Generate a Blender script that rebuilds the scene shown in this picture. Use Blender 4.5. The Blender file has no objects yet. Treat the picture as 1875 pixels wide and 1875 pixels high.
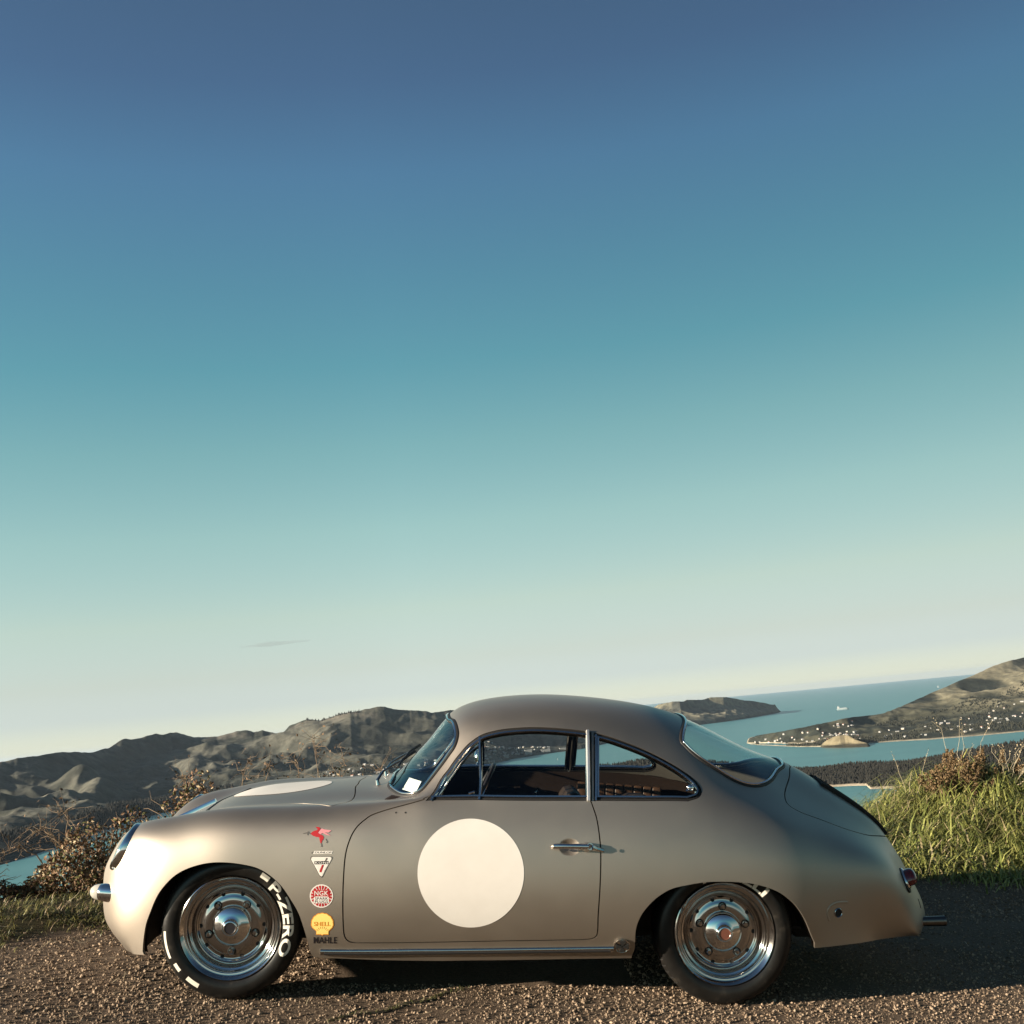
import bpy, math, random
import numpy as np
from mathutils import Matrix, Vector, geometry
from mathutils.bvhtree import BVHTree

scene = bpy.context.scene
COL = scene.collection
R = math.radians
rng = np.random.default_rng(7)
random.seed(7)

# ------------------------------------------------------------------ camera
# K = car frame: x runs from the front axle to the tail, y away from the lens, z up from the gravel.
# W = world frame: z is true up.  The lookout slopes, so K is tilted against W.
def axes(yaw, pitch, roll):
    f = np.array([math.sin(yaw)*math.cos(pitch), math.cos(yaw)*math.cos(pitch), math.sin(pitch)])
    r = np.array([math.cos(yaw), -math.sin(yaw), 0.0])
    u = np.cross(r, f)
    c, s = math.cos(roll), math.sin(roll)
    return np.stack([c*r + s*u, c*u - s*r, -f], 1)
CAM_K = np.array([1.086, -5.608, 1.429])
A_K = axes(0.0165, 0.1346, 0.0155)
CAM_W = np.array([0.0, 0.0, 1.43])
A_W = axes(0.0, R(10.3), R(-5.33))
ROT = A_W @ A_K.T                                   # car frame -> world frame
NEAR = Matrix.Translation(CAM_W) @ Matrix(ROT.tolist()).to_4x4() @ Matrix.Translation(-CAM_K)
def k2w(P):
    return (np.asarray(P, float) - CAM_K) @ ROT.T + CAM_W

cd = bpy.data.cameras.new('camera')
cd.sensor_fit = 'HORIZONTAL'; cd.sensor_width = 36
cd.angle = 2*math.atan(937.5/2022.0)
cd.clip_start = 0.05; cd.clip_end = 400000
cam = bpy.data.objects.new('camera', cd); COL.objects.link(cam)
cam.matrix_world = Matrix.Translation(CAM_W) @ Matrix(A_W.tolist()).to_4x4()
scene.camera = cam

# ------------------------------------------------------------------ sun and sky
SUN_ELEV = 10.0
e, a = R(SUN_ELEV), R(17.0)
d_k = np.array([math.cos(e)*math.cos(a), math.cos(e)*math.sin(a), -math.sin(e)])   # the way the light travels, car frame
d_w = ROT @ d_k
sd = bpy.data.lights.new('sun', 'SUN'); sd.energy = 5.0; sd.angle = R(0.53); sd.color = (1.0, 0.87, 0.69)
sun = bpy.data.objects.new('sun', sd); COL.objects.link(sun)
sun.rotation_euler = Vector(d_w).to_track_quat('-Z', 'Y').to_euler()
TO_SUN = -d_w
w = bpy.data.worlds.new('World'); scene.world = w; w.use_nodes = True
nt = w.node_tree; nt.nodes.clear()
out = nt.nodes.new('ShaderNodeOutputWorld'); bg = nt.nodes.new('ShaderNodeBackground')
sky = nt.nodes.new('ShaderNodeTexSky'); sky.sky_type = 'NISHITA'; sky.sun_disc = False
sky.sun_elevation = math.asin(TO_SUN[2]); sky.sun_rotation = math.atan2(TO_SUN[0], TO_SUN[1])
sky.altitude = 300; sky.air_density = 1.0; sky.dust_density = 0.2; sky.ozone_density = 1.5
tc = nt.nodes.new('ShaderNodeTexCoord'); sx = nt.nodes.new('ShaderNodeSeparateXYZ')
rp = nt.nodes.new('ShaderNodeValToRGB'); mx = nt.nodes.new('ShaderNodeMix'); mx.data_type = 'RGBA'; mx.blend_type = 'MULTIPLY'; mx.inputs[0].default_value = 1.0
nt.links.new(tc.outputs['Generated'], sx.inputs[0]); nt.links.new(sx.outputs['Z'], rp.inputs[0])
nt.links.new(sky.outputs[0], mx.inputs[6]); nt.links.new(rp.outputs[0], mx.inputs[7])
side = nt.nodes.new('ShaderNodeMapRange'); side.inputs[1].default_value = -.10; side.inputs[2].default_value = 1.0; side.inputs[3].default_value = 1.0; side.inputs[4].default_value = .40
mx2 = nt.nodes.new('ShaderNodeMix'); mx2.data_type = 'RGBA'; mx2.blend_type = 'MULTIPLY'; mx2.inputs[0].default_value = 1.0
nt.links.new(sx.outputs['X'], side.inputs[0]); nt.links.new(mx.outputs[2], mx2.inputs[6]); nt.links.new(side.outputs[0], mx2.inputs[7])
nt.links.new(mx2.outputs[2], bg.inputs[0]); nt.links.new(bg.outputs[0], out.inputs[0])
bg.inputs[1].default_value = 0.05
# the film-like teal of this sky, by sine of elevation, over the whole dome
K_ = .945
SKY_GRADE = [(z, (col[0]*K_*.97, col[1]*K_, col[2]*K_)) for z, col in [
    (0.0, (1.027, 1.188, 1.631)), (0.026, (0.862, 0.936, 1.34)), (0.053, (0.998, 0.936, 1.051)), (0.101, (1.214, 1.092, 0.938)), (0.174, (1.181, 1.233, 0.937)), (0.246, (0.969, 1.225, 0.916)), (0.316, (0.708, 1.153, 0.926)),
    (0.383, (0.691, 1.082, 0.954)), (0.466, (0.717, 0.99, 1.01)), (0.531, (0.669, 0.791, 0.861)), (0.6, (0.65, 0.736, 0.78)), (0.78, (0.532, 0.607, 0.622)), (1.0, (0.456, 0.506, 0.533))]]
def set_ramp(r, stops):
    els = r.color_ramp.elements
    while len(els) > 1: els.remove(els[-1])
    els[0].position = stops[0][0]; els[0].color = (*stops[0][1], 1)
    for p, c in stops[1:]:
        q = els.new(p); q.color = (*c, 1)
set_ramp(rp, SKY_GRADE)
vs = scene.view_settings
scene.display_settings.display_device = 'sRGB'
vs.view_transform = 'Standard'; vs.look = 'None'; vs.gamma = 1.0; vs.use_curve_mapping = False
vs.exposure = 1.6
scene.render.engine = 'CYCLES'
scene.cycles.max_bounces = 8; scene.cycles.transparent_max_bounces = 16; scene.cycles.volume_bounces = 0
# ------------------------------------------------------------------ helpers
NEAR_OBJS = []
def srgb(r, g, b):
    return tuple((c/255/12.92 if c/255 <= .04045 else ((c/255+.055)/1.055)**2.4) for c in (r, g, b))
def new_mat(name, base=(.5, .5, .5), rough=.5, metal=0., spec=.5, coat=0., emit=None):
    m = bpy.data.materials.new(name); m.use_nodes = True
    b = m.node_tree.nodes['Principled BSDF']
    b.inputs['Base Color'].default_value = (*base, 1); b.inputs['Roughness'].default_value = rough
    b.inputs['Metallic'].default_value = metal; b.inputs['Specular IOR Level'].default_value = spec
    b.inputs['Coat Weight'].default_value = coat
    return m
def noise_mat(name, stops, scale=20., rough=.8, metal=0., spec=.3, detail=6., bump=0., bump_scale=None, dist=.01, coords='Object', rough_var=0.):
    """Principled material whose base colour runs through a noise-driven ramp, with fine relief."""
    m = new_mat(name, rough=rough, metal=metal, spec=spec); t = m.node_tree; L = t.links
    b = t.nodes['Principled BSDF']
    co = t.nodes.new('ShaderNodeTexCoord'); n = t.nodes.new('ShaderNodeTexNoise')
    n.inputs['Scale'].default_value = scale; n.inputs['Detail'].default_value = detail; n.inputs['Roughness'].default_value = .6
    r = t.nodes.new('ShaderNodeValToRGB'); set_ramp(r, stops)
    L.new(co.outputs[coords], n.inputs['Vector']); L.new(n.outputs[0], r.inputs[0]); L.new(r.outputs[0], b.inputs['Base Color'])
    if rough_var:
        mr = t.nodes.new('ShaderNodeMapRange'); mr.inputs[3].default_value = rough-rough_var; mr.inputs[4].default_value = rough+rough_var
        L.new(n.outputs[0], mr.inputs[0]); L.new(mr.outputs[0], b.inputs['Roughness'])
    if bump:
        n2 = t.nodes.new('ShaderNodeTexNoise'); n2.inputs['Scale'].default_value = bump_scale or scale*4; n2.inputs['Detail'].default_value = 4
        bp = t.nodes.new('ShaderNodeBump'); bp.inputs['Strength'].default_value = bump; bp.inputs['Distance'].default_value = dist
        L.new(co.outputs[coords], n2.inputs['Vector']); L.new(n2.outputs[0], bp.inputs['Height']); L.new(bp.outputs[0], b.inputs['Normal'])
    return m
def glass_mat(name, tint, refl_rough=.02, ior=1.5):
    m = bpy.data.materials.new(name); m.use_nodes = True; t = m.node_tree; t.nodes.clear()
    o = t.nodes.new('ShaderNodeOutputMaterial'); mix = t.nodes.new('ShaderNodeMixShader')
    tr = t.nodes.new('ShaderNodeBsdfTransparent'); gl = t.nodes.new('ShaderNodeBsdfGlossy'); tr.inputs[0].default_value = (*tint, 1); gl.inputs['Roughness'].default_value = refl_rough
    ge = t.nodes.new('ShaderNodeNewGeometry'); dt = t.nodes.new('ShaderNodeVectorMath'); dt.operation = 'DOT_PRODUCT'     # Schlick reflectance, alike from both faces of the thin pane
    t.links.new(ge.outputs['Incoming'], dt.inputs[0]); t.links.new(ge.outputs['Normal'], dt.inputs[1])
    def mth(op, a_, b_=None):
        q = t.nodes.new('ShaderNodeMath'); q.operation = op
        for k, v in enumerate((a_, b_)):
            if v is None: continue
            if isinstance(v, (int, float)): q.inputs[k].default_value = v
            else: t.links.new(v, q.inputs[k])
        return q.outputs[0]
    f0 = 2*((ior-1)/(ior+1))**2
    fr = mth('ADD', mth('MULTIPLY', mth('POWER', mth('SUBTRACT', 1.0, mth('ABSOLUTE', dt.outputs['Value'])), 5.0), 1-f0), f0)
    t.links.new(fr, mix.inputs[0]); t.links.new(tr.outputs[0], mix.inputs[1]); t.links.new(gl.outputs[0], mix.inputs[2]); t.links.new(mix.outputs[0], o.inputs[0])
    return m

def mesh_from(name, V, F, smooth=True, normals=None):
    me = bpy.data.meshes.new(name)
    me.from_pydata([tuple(map(float, v)) for v in V], [], [tuple(map(int, f)) for f in F])
    if smooth: me.polygons.foreach_set('use_smooth', [True]*len(me.polygons))
    me.update()
    if normals is not None: me.normals_split_custom_set_from_vertices([tuple(map(float, n)) for n in normals])
    return me
def big_mesh(name, V, F, smooth=False):
    """Fast path for large uniform-polygon arrays (F: n x 3 or n x 4)."""
    V = np.asarray(V, np.float32); F = np.asarray(F, np.int32); k = F.shape[1]
    me = bpy.data.meshes.new(name)
    me.vertices.add(len(V)); me.vertices.foreach_set('co', V.ravel())
    me.loops.add(F.size); me.loops.foreach_set('vertex_index', F.ravel())
    me.polygons.add(len(F)); me.polygons.foreach_set('loop_start', np.arange(0, F.size, k, dtype=np.int32))
    me.polygons.foreach_set('use_smooth', np.full(len(F), smooth))
    me.update(calc_edges=True)
    return me
def link(name, me, mats=None, parent=None, near=True):
    o = bpy.data.objects.new(name, me); COL.objects.link(o)
    if mats is not None and me is not None:
        me.materials.clear()
        for m in (mats if isinstance(mats, (list, tuple)) else [mats]): me.materials.append(m)
    if parent is not None: o.parent = parent
    elif near: NEAR_OBJS.append(o)
    return o
def tag(o, label=None, cat=None, group=None, kind=None):
    if label: o['label'] = label
    if cat: o['category'] = cat
    if group: o['group'] = group
    if kind: o['kind'] = kind
    return o
def empty(name, loc, label, cat, group=None, near=True):
    o = link(name, None, near=near); o.location = loc; return tag(o, label, cat, group)

class MB:
    """Collects simple solids into one mesh."""
    def __init__(s): s.V = []; s.F = []; s.M = []
    def add(s, V, F, mi=0):
        n = len(s.V); s.V += [tuple(v) for v in V]; s.F += [tuple(i+n for i in f) for f in F]; s.M += [mi]*len(F)
    def box(s, lo, hi, mi=0):
        x0, y0, z0 = lo; x1, y1, z1 = hi
        s.add([(x0,y0,z0),(x1,y0,z0),(x1,y1,z0),(x0,y1,z0),(x0,y0,z1),(x1,y0,z1),(x1,y1,z1),(x0,y1,z1)],
              [(0,3,2,1),(4,5,6,7),(0,1,5,4),(1,2,6,5),(2,3,7,6),(3,0,4,7)], mi)
    def tube(s, pts, rad, n=8, mi=0, caps=True):
        P = [Vector(p) for p in pts]; m = len(P)
        rad = rad if hasattr(rad, '__len__') else [rad]*m
        V = []; up = None
        for i, p in enumerate(P):
            t = (P[min(i+1, m-1)] - P[max(i-1, 0)]).normalized()
            if up is None: up = t.orthogonal().normalized()
            up = (up - t*up.dot(t)).normalized(); b = t.cross(up)
            for k in range(n):
                q = 2*math.pi*k/n; V.append(p + (up*math.cos(q) + b*math.sin(q))*rad[i])
        F = [(i*n+k, i*n+(k+1) % n, (i+1)*n+(k+1) % n, (i+1)*n+k) for i in range(m-1) for k in range(n)]
        if caps: F += [tuple(range(n))[::-1], tuple(range((m-1)*n, m*n))]
        s.add(V, F, mi)
    def lathe(s, prof, n=48, frame=None, mi=0, closed=False):
        """prof: (r, h) pairs turned about the frame's z."""
        fr = frame or Matrix.Identity(4); V = []; m = len(prof)
        for r, h in prof:
            for k in range(n):
                q = 2*math.pi*k/n; V.append(fr @ Vector((r*math.cos(q), r*math.sin(q), h)))
        rngm = m if closed else m-1
        F = [(i*n+k, i*n+(k+1) % n, ((i+1) % m)*n+(k+1) % n, ((i+1) % m)*n+k) for i in range(rngm) for k in range(n)]
        s.add(V, F, mi)
    def poly(s, pts, mi=0): s.add(pts, [tuple(range(len(pts)))], mi)
    def build(s, name, mats, parent=None, smooth=True, near=True, angle=40):
        me = mesh_from(name, s.V, s.F, smooth=False)
        ob = link(name, me, mats, parent, near)
        me.polygons.foreach_set('material_index', s.M)
        if smooth:
            me.polygons.foreach_set('use_smooth', [True]*len(me.polygons))
            me.set_sharp_from_angle(angle=R(angle))
        return ob

# ------------------------------------------------------------------ car body surface
# Control stations from nose to tail; in each, 11 points from the bottom edge (row 0) up to the centreline (row 10): (x, half-width, z)
def st(xs, ys, zs):
    xs = xs if hasattr(xs, '__len__') else [xs]*11
    return [(x, y, z) for x, y, z in zip(xs, ys, zs)]
NET = [
 st([-.44,-.46,-.49,-.505,-.528,-.556,-.575,-.597,-.607,-.617,-.62],[.665,.645,.61,.57,.52,.45,.38,.30,.20,.10,0],[.172]*5+[.17]*6),
 st([-.41,-.45,-.495,-.54,-.58,-.61,-.63,-.65,-.665,-.672,-.675],[.69,.68,.655,.60,.54,.47,.39,.305,.20,.10,0],[.176,.205,.23,.235,.235,.235,.235,.232,.23,.23,.23]),
 st([-.37,-.41,-.465,-.525,-.575,-.615,-.645,-.672,-.692,-.707,-.711],[.715,.715,.70,.645,.57,.49,.405,.31,.205,.10,0],[.18,.25,.315,.337,.342,.342,.34,.34,.34,.34,.34]),
 st([-.33,-.365,-.42,-.495,-.56,-.605,-.642,-.674,-.697,-.711,-.715],[.735,.74,.735,.685,.605,.51,.41,.315,.205,.10,0],[.185,.285,.39,.45,.47,.472,.467,.46,.456,.452,.45]),
 st([-.28,-.30,-.345,-.42,-.515,-.565,-.597,-.617,-.642,-.656,-.66],[.75,.758,.76,.727,.645,.53,.42,.32,.21,.10,0],[.19,.295,.425,.54,.60,.604,.565,.535,.52,.512,.51]),
 st([-.215,-.225,-.25,-.30,-.405,-.462,-.475,-.490,-.505,-.515,-.52],[.76,.77,.777,.757,.69,.56,.445,.335,.22,.105,0],[.195,.30,.44,.59,.668,.697,.658,.622,.602,.592,.59]),
 st([-.13,-.14,-.15,-.18,-.24,-.288,-.315,-.325,-.33,-.33,-.33],[.77,.78,.788,.775,.715,.595,.475,.365,.24,.12,0],[.20,.30,.45,.60,.70,.742,.71,.685,.678,.678,.680]),
 st([-.01,-.015,-.02,-.03,-.06,-.11]+[-.12]*5,[.773,.785,.795,.785,.735,.625,.51,.41,.28,.14,0],[.20,.30,.45,.598,.712,.765,.757,.762,.776,.787,.791]),
 st([.16,.16,.155,.15,.13,.11]+[.10]*5,[.765,.79,.802,.79,.745,.635,.52,.42,.29,.15,0],[.20,.30,.45,.60,.722,.779,.777,.787,.806,.818,.822]),
 st(.32,[.755,.79,.808,.795,.752,.655,.55,.45,.31,.16,0],[.19,.30,.46,.61,.726,.786,.79,.80,.824,.837,.841]),
 st([.52]*5+[.56,.58,.56,.52,.49,.48],[.745,.79,.815,.80,.765,.69,.61,.50,.35,.18,0],[.18,.29,.46,.62,.73,.80,.812,.815,.836,.848,.851]),
 st([.70]*5+[.74,.755,.745,.66,.61,.597],[.74,.79,.82,.805,.77,.715,.665,.59,.44,.22,0],[.175,.29,.46,.62,.73,.822,.832,.835,.85,.857,.86]),
 st([.80]*5+[.83,.83,.82,.745,.70,.69],[.74,.79,.822,.808,.775,.718,.65,.567,.42,.21,0],[.175,.29,.46,.62,.735,.833,.862,.90,.925,.942,.946]),
 st([.90]*5+[.93,.92,.895,.845,.80,.79],[.74,.79,.823,.81,.775,.72,.655,.535,.40,.20,0],[.175,.29,.46,.62,.735,.835,.905,.995,1.03,1.045,1.05]),
 st([1.0]*5+[1.03,1.01,.965,.935,.905,.895],[.74,.79,.824,.81,.775,.72,.64,.50,.36,.18,0],[.178,.29,.46,.62,.735,.836,.955,1.10,1.155,1.173,1.178]),
 st([1.12]*5+[1.12,1.115,1.10,1.09,1.08,1.075],[.74,.79,.825,.81,.775,.722,.645,.53,.38,.19,0],[.18,.29,.46,.62,.735,.836,.975,1.132,1.205,1.235,1.243]),
 st(1.32,[.74,.79,.825,.81,.775,.722,.645,.54,.39,.20,0],[.185,.29,.46,.62,.735,.836,.985,1.155,1.23,1.26,1.267]),
 st(1.55,[.735,.79,.825,.81,.775,.722,.645,.54,.385,.20,0],[.19,.29,.46,.62,.735,.836,.98,1.14,1.222,1.253,1.260]),
 st(1.78,[.735,.79,.822,.81,.775,.72,.645,.53,.38,.195,0],[.195,.29,.455,.615,.732,.834,.955,1.095,1.188,1.226,1.236]),
 st(2.0,[.735,.785,.815,.805,.77,.715,.64,.53,.385,.20,0],[.20,.295,.45,.605,.72,.825,.91,1.02,1.118,1.173,1.186]),
 st(2.2,[.74,.78,.80,.795,.76,.70,.62,.515,.38,.20,0],[.21,.30,.45,.595,.70,.79,.85,.92,1.02,1.085,1.101]),
 st(2.38,[.735,.765,.78,.77,.735,.68,.60,.50,.365,.20,0],[.22,.31,.45,.58,.668,.74,.79,.845,.92,.993,1.015]),
 st(2.56,[.705,.728,.738,.725,.692,.635,.56,.46,.345,.19,0],[.225,.32,.44,.555,.625,.675,.712,.755,.832,.918,.955]),
 st(2.74,[.625,.65,.662,.652,.628,.585,.515,.425,.32,.18,0],[.222,.315,.42,.51,.572,.618,.652,.69,.75,.825,.848]),
 st([2.80,2.81,2.82,2.83,2.845,2.855,2.87,2.885,2.905,2.915,2.92],[.575,.60,.608,.60,.58,.54,.48,.395,.29,.17,0],[.217,.305,.40,.478,.535,.573,.603,.632,.67,.715,.735]),
 st([2.86,2.87,2.875,2.888,2.90,2.92,2.94,2.96,2.98,2.995,3.0],[.535,.56,.57,.562,.543,.502,.44,.36,.265,.155,0],[.212,.28,.355,.425,.475,.512,.545,.572,.605,.635,.65]),
 st([2.91,2.92,2.925,2.94,2.955,2.97,2.99,3.015,3.04,3.06,3.068],[.505,.53,.54,.53,.508,.468,.41,.335,.245,.14,0],[.207,.252,.305,.355,.40,.435,.467,.495,.52,.545,.555]),
 st([2.945,2.955,2.96,2.975,2.99,3.01,3.035,3.065,3.09,3.107,3.115],[.48,.505,.51,.50,.475,.44,.385,.315,.23,.13,0],[.204,.232,.262,.297,.327,.357,.382,.405,.425,.445,.455]),
 st([2.965,2.975,2.98,2.992,3.01,3.03,3.055,3.087,3.115,3.137,3.147],[.46,.475,.48,.47,.448,.413,.364,.30,.22,.125,0],[.202,.215,.23,.247,.262,.277,.297,.312,.327,.34,.345]),
 st([2.98,2.985,2.99,2.997,3.01,3.025,3.05,3.08,3.11,3.13,3.14],[.445,.447,.443,.434,.418,.39,.345,.285,.21,.12,0],[.20,.202,.204,.207,.21,.214,.22,.226,.232,.237,.24]),
]
NET = np.array(NET, float)
for c_, dz in ((7, .019), (8, .020), (9, .018), (10, .014), (11, .008)):
    NET[c_, 6:, 2] -= dz*np.array([.15, .4, .75, .95, 1.0])
for c_ in (23, 24, 25, 26):
    NET[c_, 3:7, 1] *= np.array([1.05, 1.08, 1.09, 1.07]); NET[c_, 4:7, 2] += np.array([.02, .025, .015])
for c_, dz in ((21, .012), (22, .018), (23, .022), (24, .024), (25, .026), (26, .03), (27, .03), (28, .03), (29, .03)):
    NET[c_, :, 2] += dz*np.clip((.36-NET[c_, :, 2])/.14, 0, 1)
for c_, dx in ((27, .010), (28, .030), (29, .050)): NET[c_, :, 0] += dx
NET[4, 5, 2] += .010; NET[5, 4:7, 2] += np.array([.012, .022, .012]); NET[5, 4:7, 0] -= .02
NET[0, :6, 0] += .025
def fair(c0, c1, r0, r1, k, n):
    for _ in range(n):                                 # evens out the hand-measured stations
        A = NET.copy(); A[c0:c1, r0:r1] += k*((NET[c0-1:c1-1, r0:r1]+NET[c0+1:c1+1, r0:r1]+NET[c0:c1, r0-1:r1-1]+NET[c0:c1, r0+1:r1+1])/4-NET[c0:c1, r0:r1])
        NET[:] = A
fair(22, 28, 1, 9, .5, 5); fair(1, 7, 1, 6, .4, 2)
NET[:, :, 1] *= -1         # the near side has y < 0
NU, NV = NET.shape[:2]
def ghosted(Q):
    G = np.zeros((NU+2, NV+2, 3)); G[1:-1, 1:-1] = Q
    G[0, 1:-1] = 2*Q[0]-Q[1]; G[-1, 1:-1] = 2*Q[-1]-Q[-2]
    G[:, 0] = 2*G[:, 1]-G[:, 2]
    G[:, -1] = G[:, -3]*np.array([1, -1, 1])
    return G
def knots(Q):
    G = ghosted(Q); k = np.array([1, 4, 1])/6
    A = k[0]*G[:-2]+k[1]*G[1:-1]+k[2]*G[2:]
    return k[0]*A[:, :-2]+k[1]*A[:, 1:-1]+k[2]*A[:, 2:]
CTRL = NET.copy()
for _ in range(2):
    CTRL = CTRL + (NET-knots(CTRL))*.9
    CTRL[:, -1, 1] = 0
GH = ghosted(CTRL)
def basis(t):
    return np.stack([(1-t)**3/6, (3*t**3-6*t**2+4)/6, (-3*t**3+3*t**2+3*t+1)/6, t**3/6], -1), \
           np.stack([-(1-t)**2/2, (3*t**2-4*t)/2, (-3*t**2+2*t+1)/2, t**2/2], -1)
def surf(uv):
    """Point, unit outward normal and the two tangents of the near half at (u, v)."""
    uv = np.asarray(uv, float).reshape(-1, 2)
    u = np.clip(uv[:, 0], 0, NU-1-1e-9); v = np.clip(uv[:, 1], 0, NV-1-1e-9)
    i = u.astype(int); j = v.astype(int)
    bu, du = basis(u-i); bv, dv = basis(v-j)
    C = GH[i[:, None, None]+np.arange(4)[None, :, None], j[:, None, None]+np.arange(4)[None, None, :]]
    P = np.einsum('na,nb,nabc->nc', bu, bv, C); Su = np.einsum('na,nb,nabc->nc', du, bv, C); Sv = np.einsum('na,nb,nabc->nc', bu, dv, C)
    N = np.cross(Su, Sv); N /= np.linalg.norm(N, axis=1, keepdims=True)+1e-12
    return P, N, Su, Sv
# dense sampling for projecting measurements onto the body
_k = 8
_gu, _gv = np.linspace(0, NU-1, (NU-1)*_k+1), np.linspace(0, NV-1, (NV-1)*_k+1)
_UV = np.stack(np.meshgrid(_gu, _gv, indexing='ij'), -1); _nv = len(_gv)
_P, _N, _, _ = surf(_UV.reshape(-1, 2))
_T = []
for i in range(len(_gu)-1):
    for j in range(_nv-1):
        q = i*_nv+j; _T += [(q, q+_nv, q+_nv+1), (q, q+_nv+1, q+1)]
_UVf = _UV.reshape(-1, 2); _TA = np.array(_T)
BVH = BVHTree.FromPolygons([tuple(p) for p in _P], _T)
def _uv_at(loc, idx):
    a_, b_, c_ = (_P[k] for k in _TA[idx]); T = np.stack([b_-a_, c_-a_], 1)
    s, *_ = np.linalg.lstsq(T, np.asarray(loc)-a_, rcond=None)
    A_, B_, C_ = (_UVf[k] for k in _TA[idx]); return A_+s[0]*(B_-A_)+s[1]*(C_-A_)
def pix_ray(px, py):
    d = A_K @ np.array([(px-937.5)/2022., -(py-937.5)/2022., -1.0]); return d/np.linalg.norm(d)
def S(px, py):
    """Surface parameters of the spot of the near body side that was measured at (px, py) in the photograph."""
    d = pix_ray(px, py); o = CAM_K
    loc, n, idx, dist = BVH.ray_cast(Vector(o), Vector(d))
    if loc is None:
        best = None
        for t in np.linspace(3.8, 6.4, 400):
            q = o+d*t; l2, n2, i2, d2 = BVH.find_nearest(Vector(q))
            if best is None or d2 < best[0]: best = (d2, l2, i2)
        loc, idx = best[1], best[2]
    return _uv_at(loc, idx)
def near_uv(x, y, z):
    l2, n2, i2, d2 = BVH.find_nearest(Vector((x, y, z))); return _uv_at(l2, i2)
# ------------------------------------------------------------------ materials of the car
M = {}
def paint_mat():
    m = noise_mat('pewter_paint', [(0.0, (.380, .330, .276)), (1.0, (.430, .375, .315))], scale=900, rough=.475, metal=1.0, detail=2, bump=0)
    t = m.node_tree; b = t.nodes['Principled BSDF']; b.inputs['Coat Weight'].default_value = .12; b.inputs['Coat Roughness'].default_value = .12
    co = t.nodes.new('ShaderNodeTexCoord'); n = t.nodes.new('ShaderNodeTexNoise'); n.inputs['Scale'].default_value = 5; n.inputs['Detail'].default_value = 7; n.inputs['Roughness'].default_value = .65
    mr = t.nodes.new('ShaderNodeMapRange'); mr.inputs[1].default_value = .3; mr.inputs[2].default_value = .75; mr.inputs[3].default_value = .475; mr.inputs[4].default_value = .515      # a thin uneven film of road dust
    n2 = t.nodes.new('ShaderNodeTexNoise'); n2.inputs['Scale'].default_value = 7; n2.inputs['Detail'].default_value = 1; bp = t.nodes.new('ShaderNodeBump'); bp.inputs['Strength'].default_value = .02; bp.inputs['Distance'].default_value = .01
    for q in (n, n2): t.links.new(co.outputs['Object'], q.inputs['Vector'])
    t.links.new(n.outputs[0], mr.inputs[0]); t.links.new(mr.outputs[0], b.inputs['Roughness']); t.links.new(n2.outputs[0], bp.inputs['Height']); t.links.new(bp.outputs[0], b.inputs['Normal'])
    return m
M['paint'] = paint_mat()
M['chrome'] = new_mat('chrome', (.72, .70, .68), .07, 1.)
M['steel'] = noise_mat('polished_steel', [(0, (.42, .40, .385)), (1, (.54, .52, .50))], 40, .085, 1., rough_var=.05)
M['rubber'] = noise_mat('black_rubber', [(0, (.010, .009, .009)), (1, (.018, .016, .015))], 60, .55, bump=.1)
M['tyre'] = noise_mat('tyre_rubber', [(.3, (.006, .0055, .005)), (.58, (.011, .010, .009)), (.8, (.040, .034, .027))], 16, .33, bump=.15, dist=.002)
M['dark'] = new_mat('underseal', (.008, .007, .006), .85)
M['trim'] = noise_mat('brown_leathercloth', [(0, (.014, .008, .005)), (1, (.026, .014, .009))], 30, .6, bump=.1)
M['head'] = noise_mat('dark_headlining', [(0, (.05, .042, .034)), (1, (.07, .06, .048))], 80, .9)
M['pillar'] = noise_mat('sunlit_pillar_trim', [(0, (.36, .31, .24)), (1, (.44, .38, .30))], 80, .7)  # far paler than the headlining, so the A-pillars look sunlit by colour
M['leather'] = noise_mat('tan_leather', [(0, (.045, .022, .012)), (1, (.07, .034, .018))], 25, .5, bump=.15)
M['glass'] = glass_mat('window_glass', (.86, .92, .91), ior=1.5)
M['side_glass'] = glass_mat('side_window_glass', (.96, .97, .965), ior=1.3)
M['lens'] = glass_mat('lamp_glass', (.85, .87, .87), .05)
M['white_vinyl'] = noise_mat('white_vinyl', [(.3, (.585, .545, .500)), (.7, (.625, .585, .54))], 9, .45)
M['vinyl_black'] = new_mat('black_vinyl', (.012, .010, .012), .4)
M['vinyl_red'] = new_mat('red_vinyl', (.34, .014, .018), .4)
M['vinyl_pink'] = new_mat('pink_vinyl', (.52, .20, .22), .4)
M['vinyl_yellow'] = new_mat('yellow_vinyl', (.82, .60, .17), .4)
M['vinyl_orange'] = new_mat('orange_vinyl', (.62, .22, .02), .4)
M['vinyl_grey'] = new_mat('grey_vinyl', (.10, .09, .08), .4)
M['red_lens'] = new_mat('red_lens', (.11, .006, .006), .08, coat=.6)
M['bright'] = new_mat('sunlit_post_chrome', (.85, .83, .80), .45, 1.)  # paler, duller copy of the chrome, so the rear post looks sunlit
M['tyre_dark'] = noise_mat('tyre_lettering_scuffed', [(0, (.015, .014, .012)), (1, (.06, .054, .045))], 60, .5)
M['tyre_white'] = noise_mat('tyre_lettering_white', [(0, (.50, .46, .38)), (1, (.72, .68, .60))], 90, .6)

car = empty('sports_car', (0, 0, 0), 'pewter silver vintage fastback coupe with a white roundel on its door parked on gravel', 'car')

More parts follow.
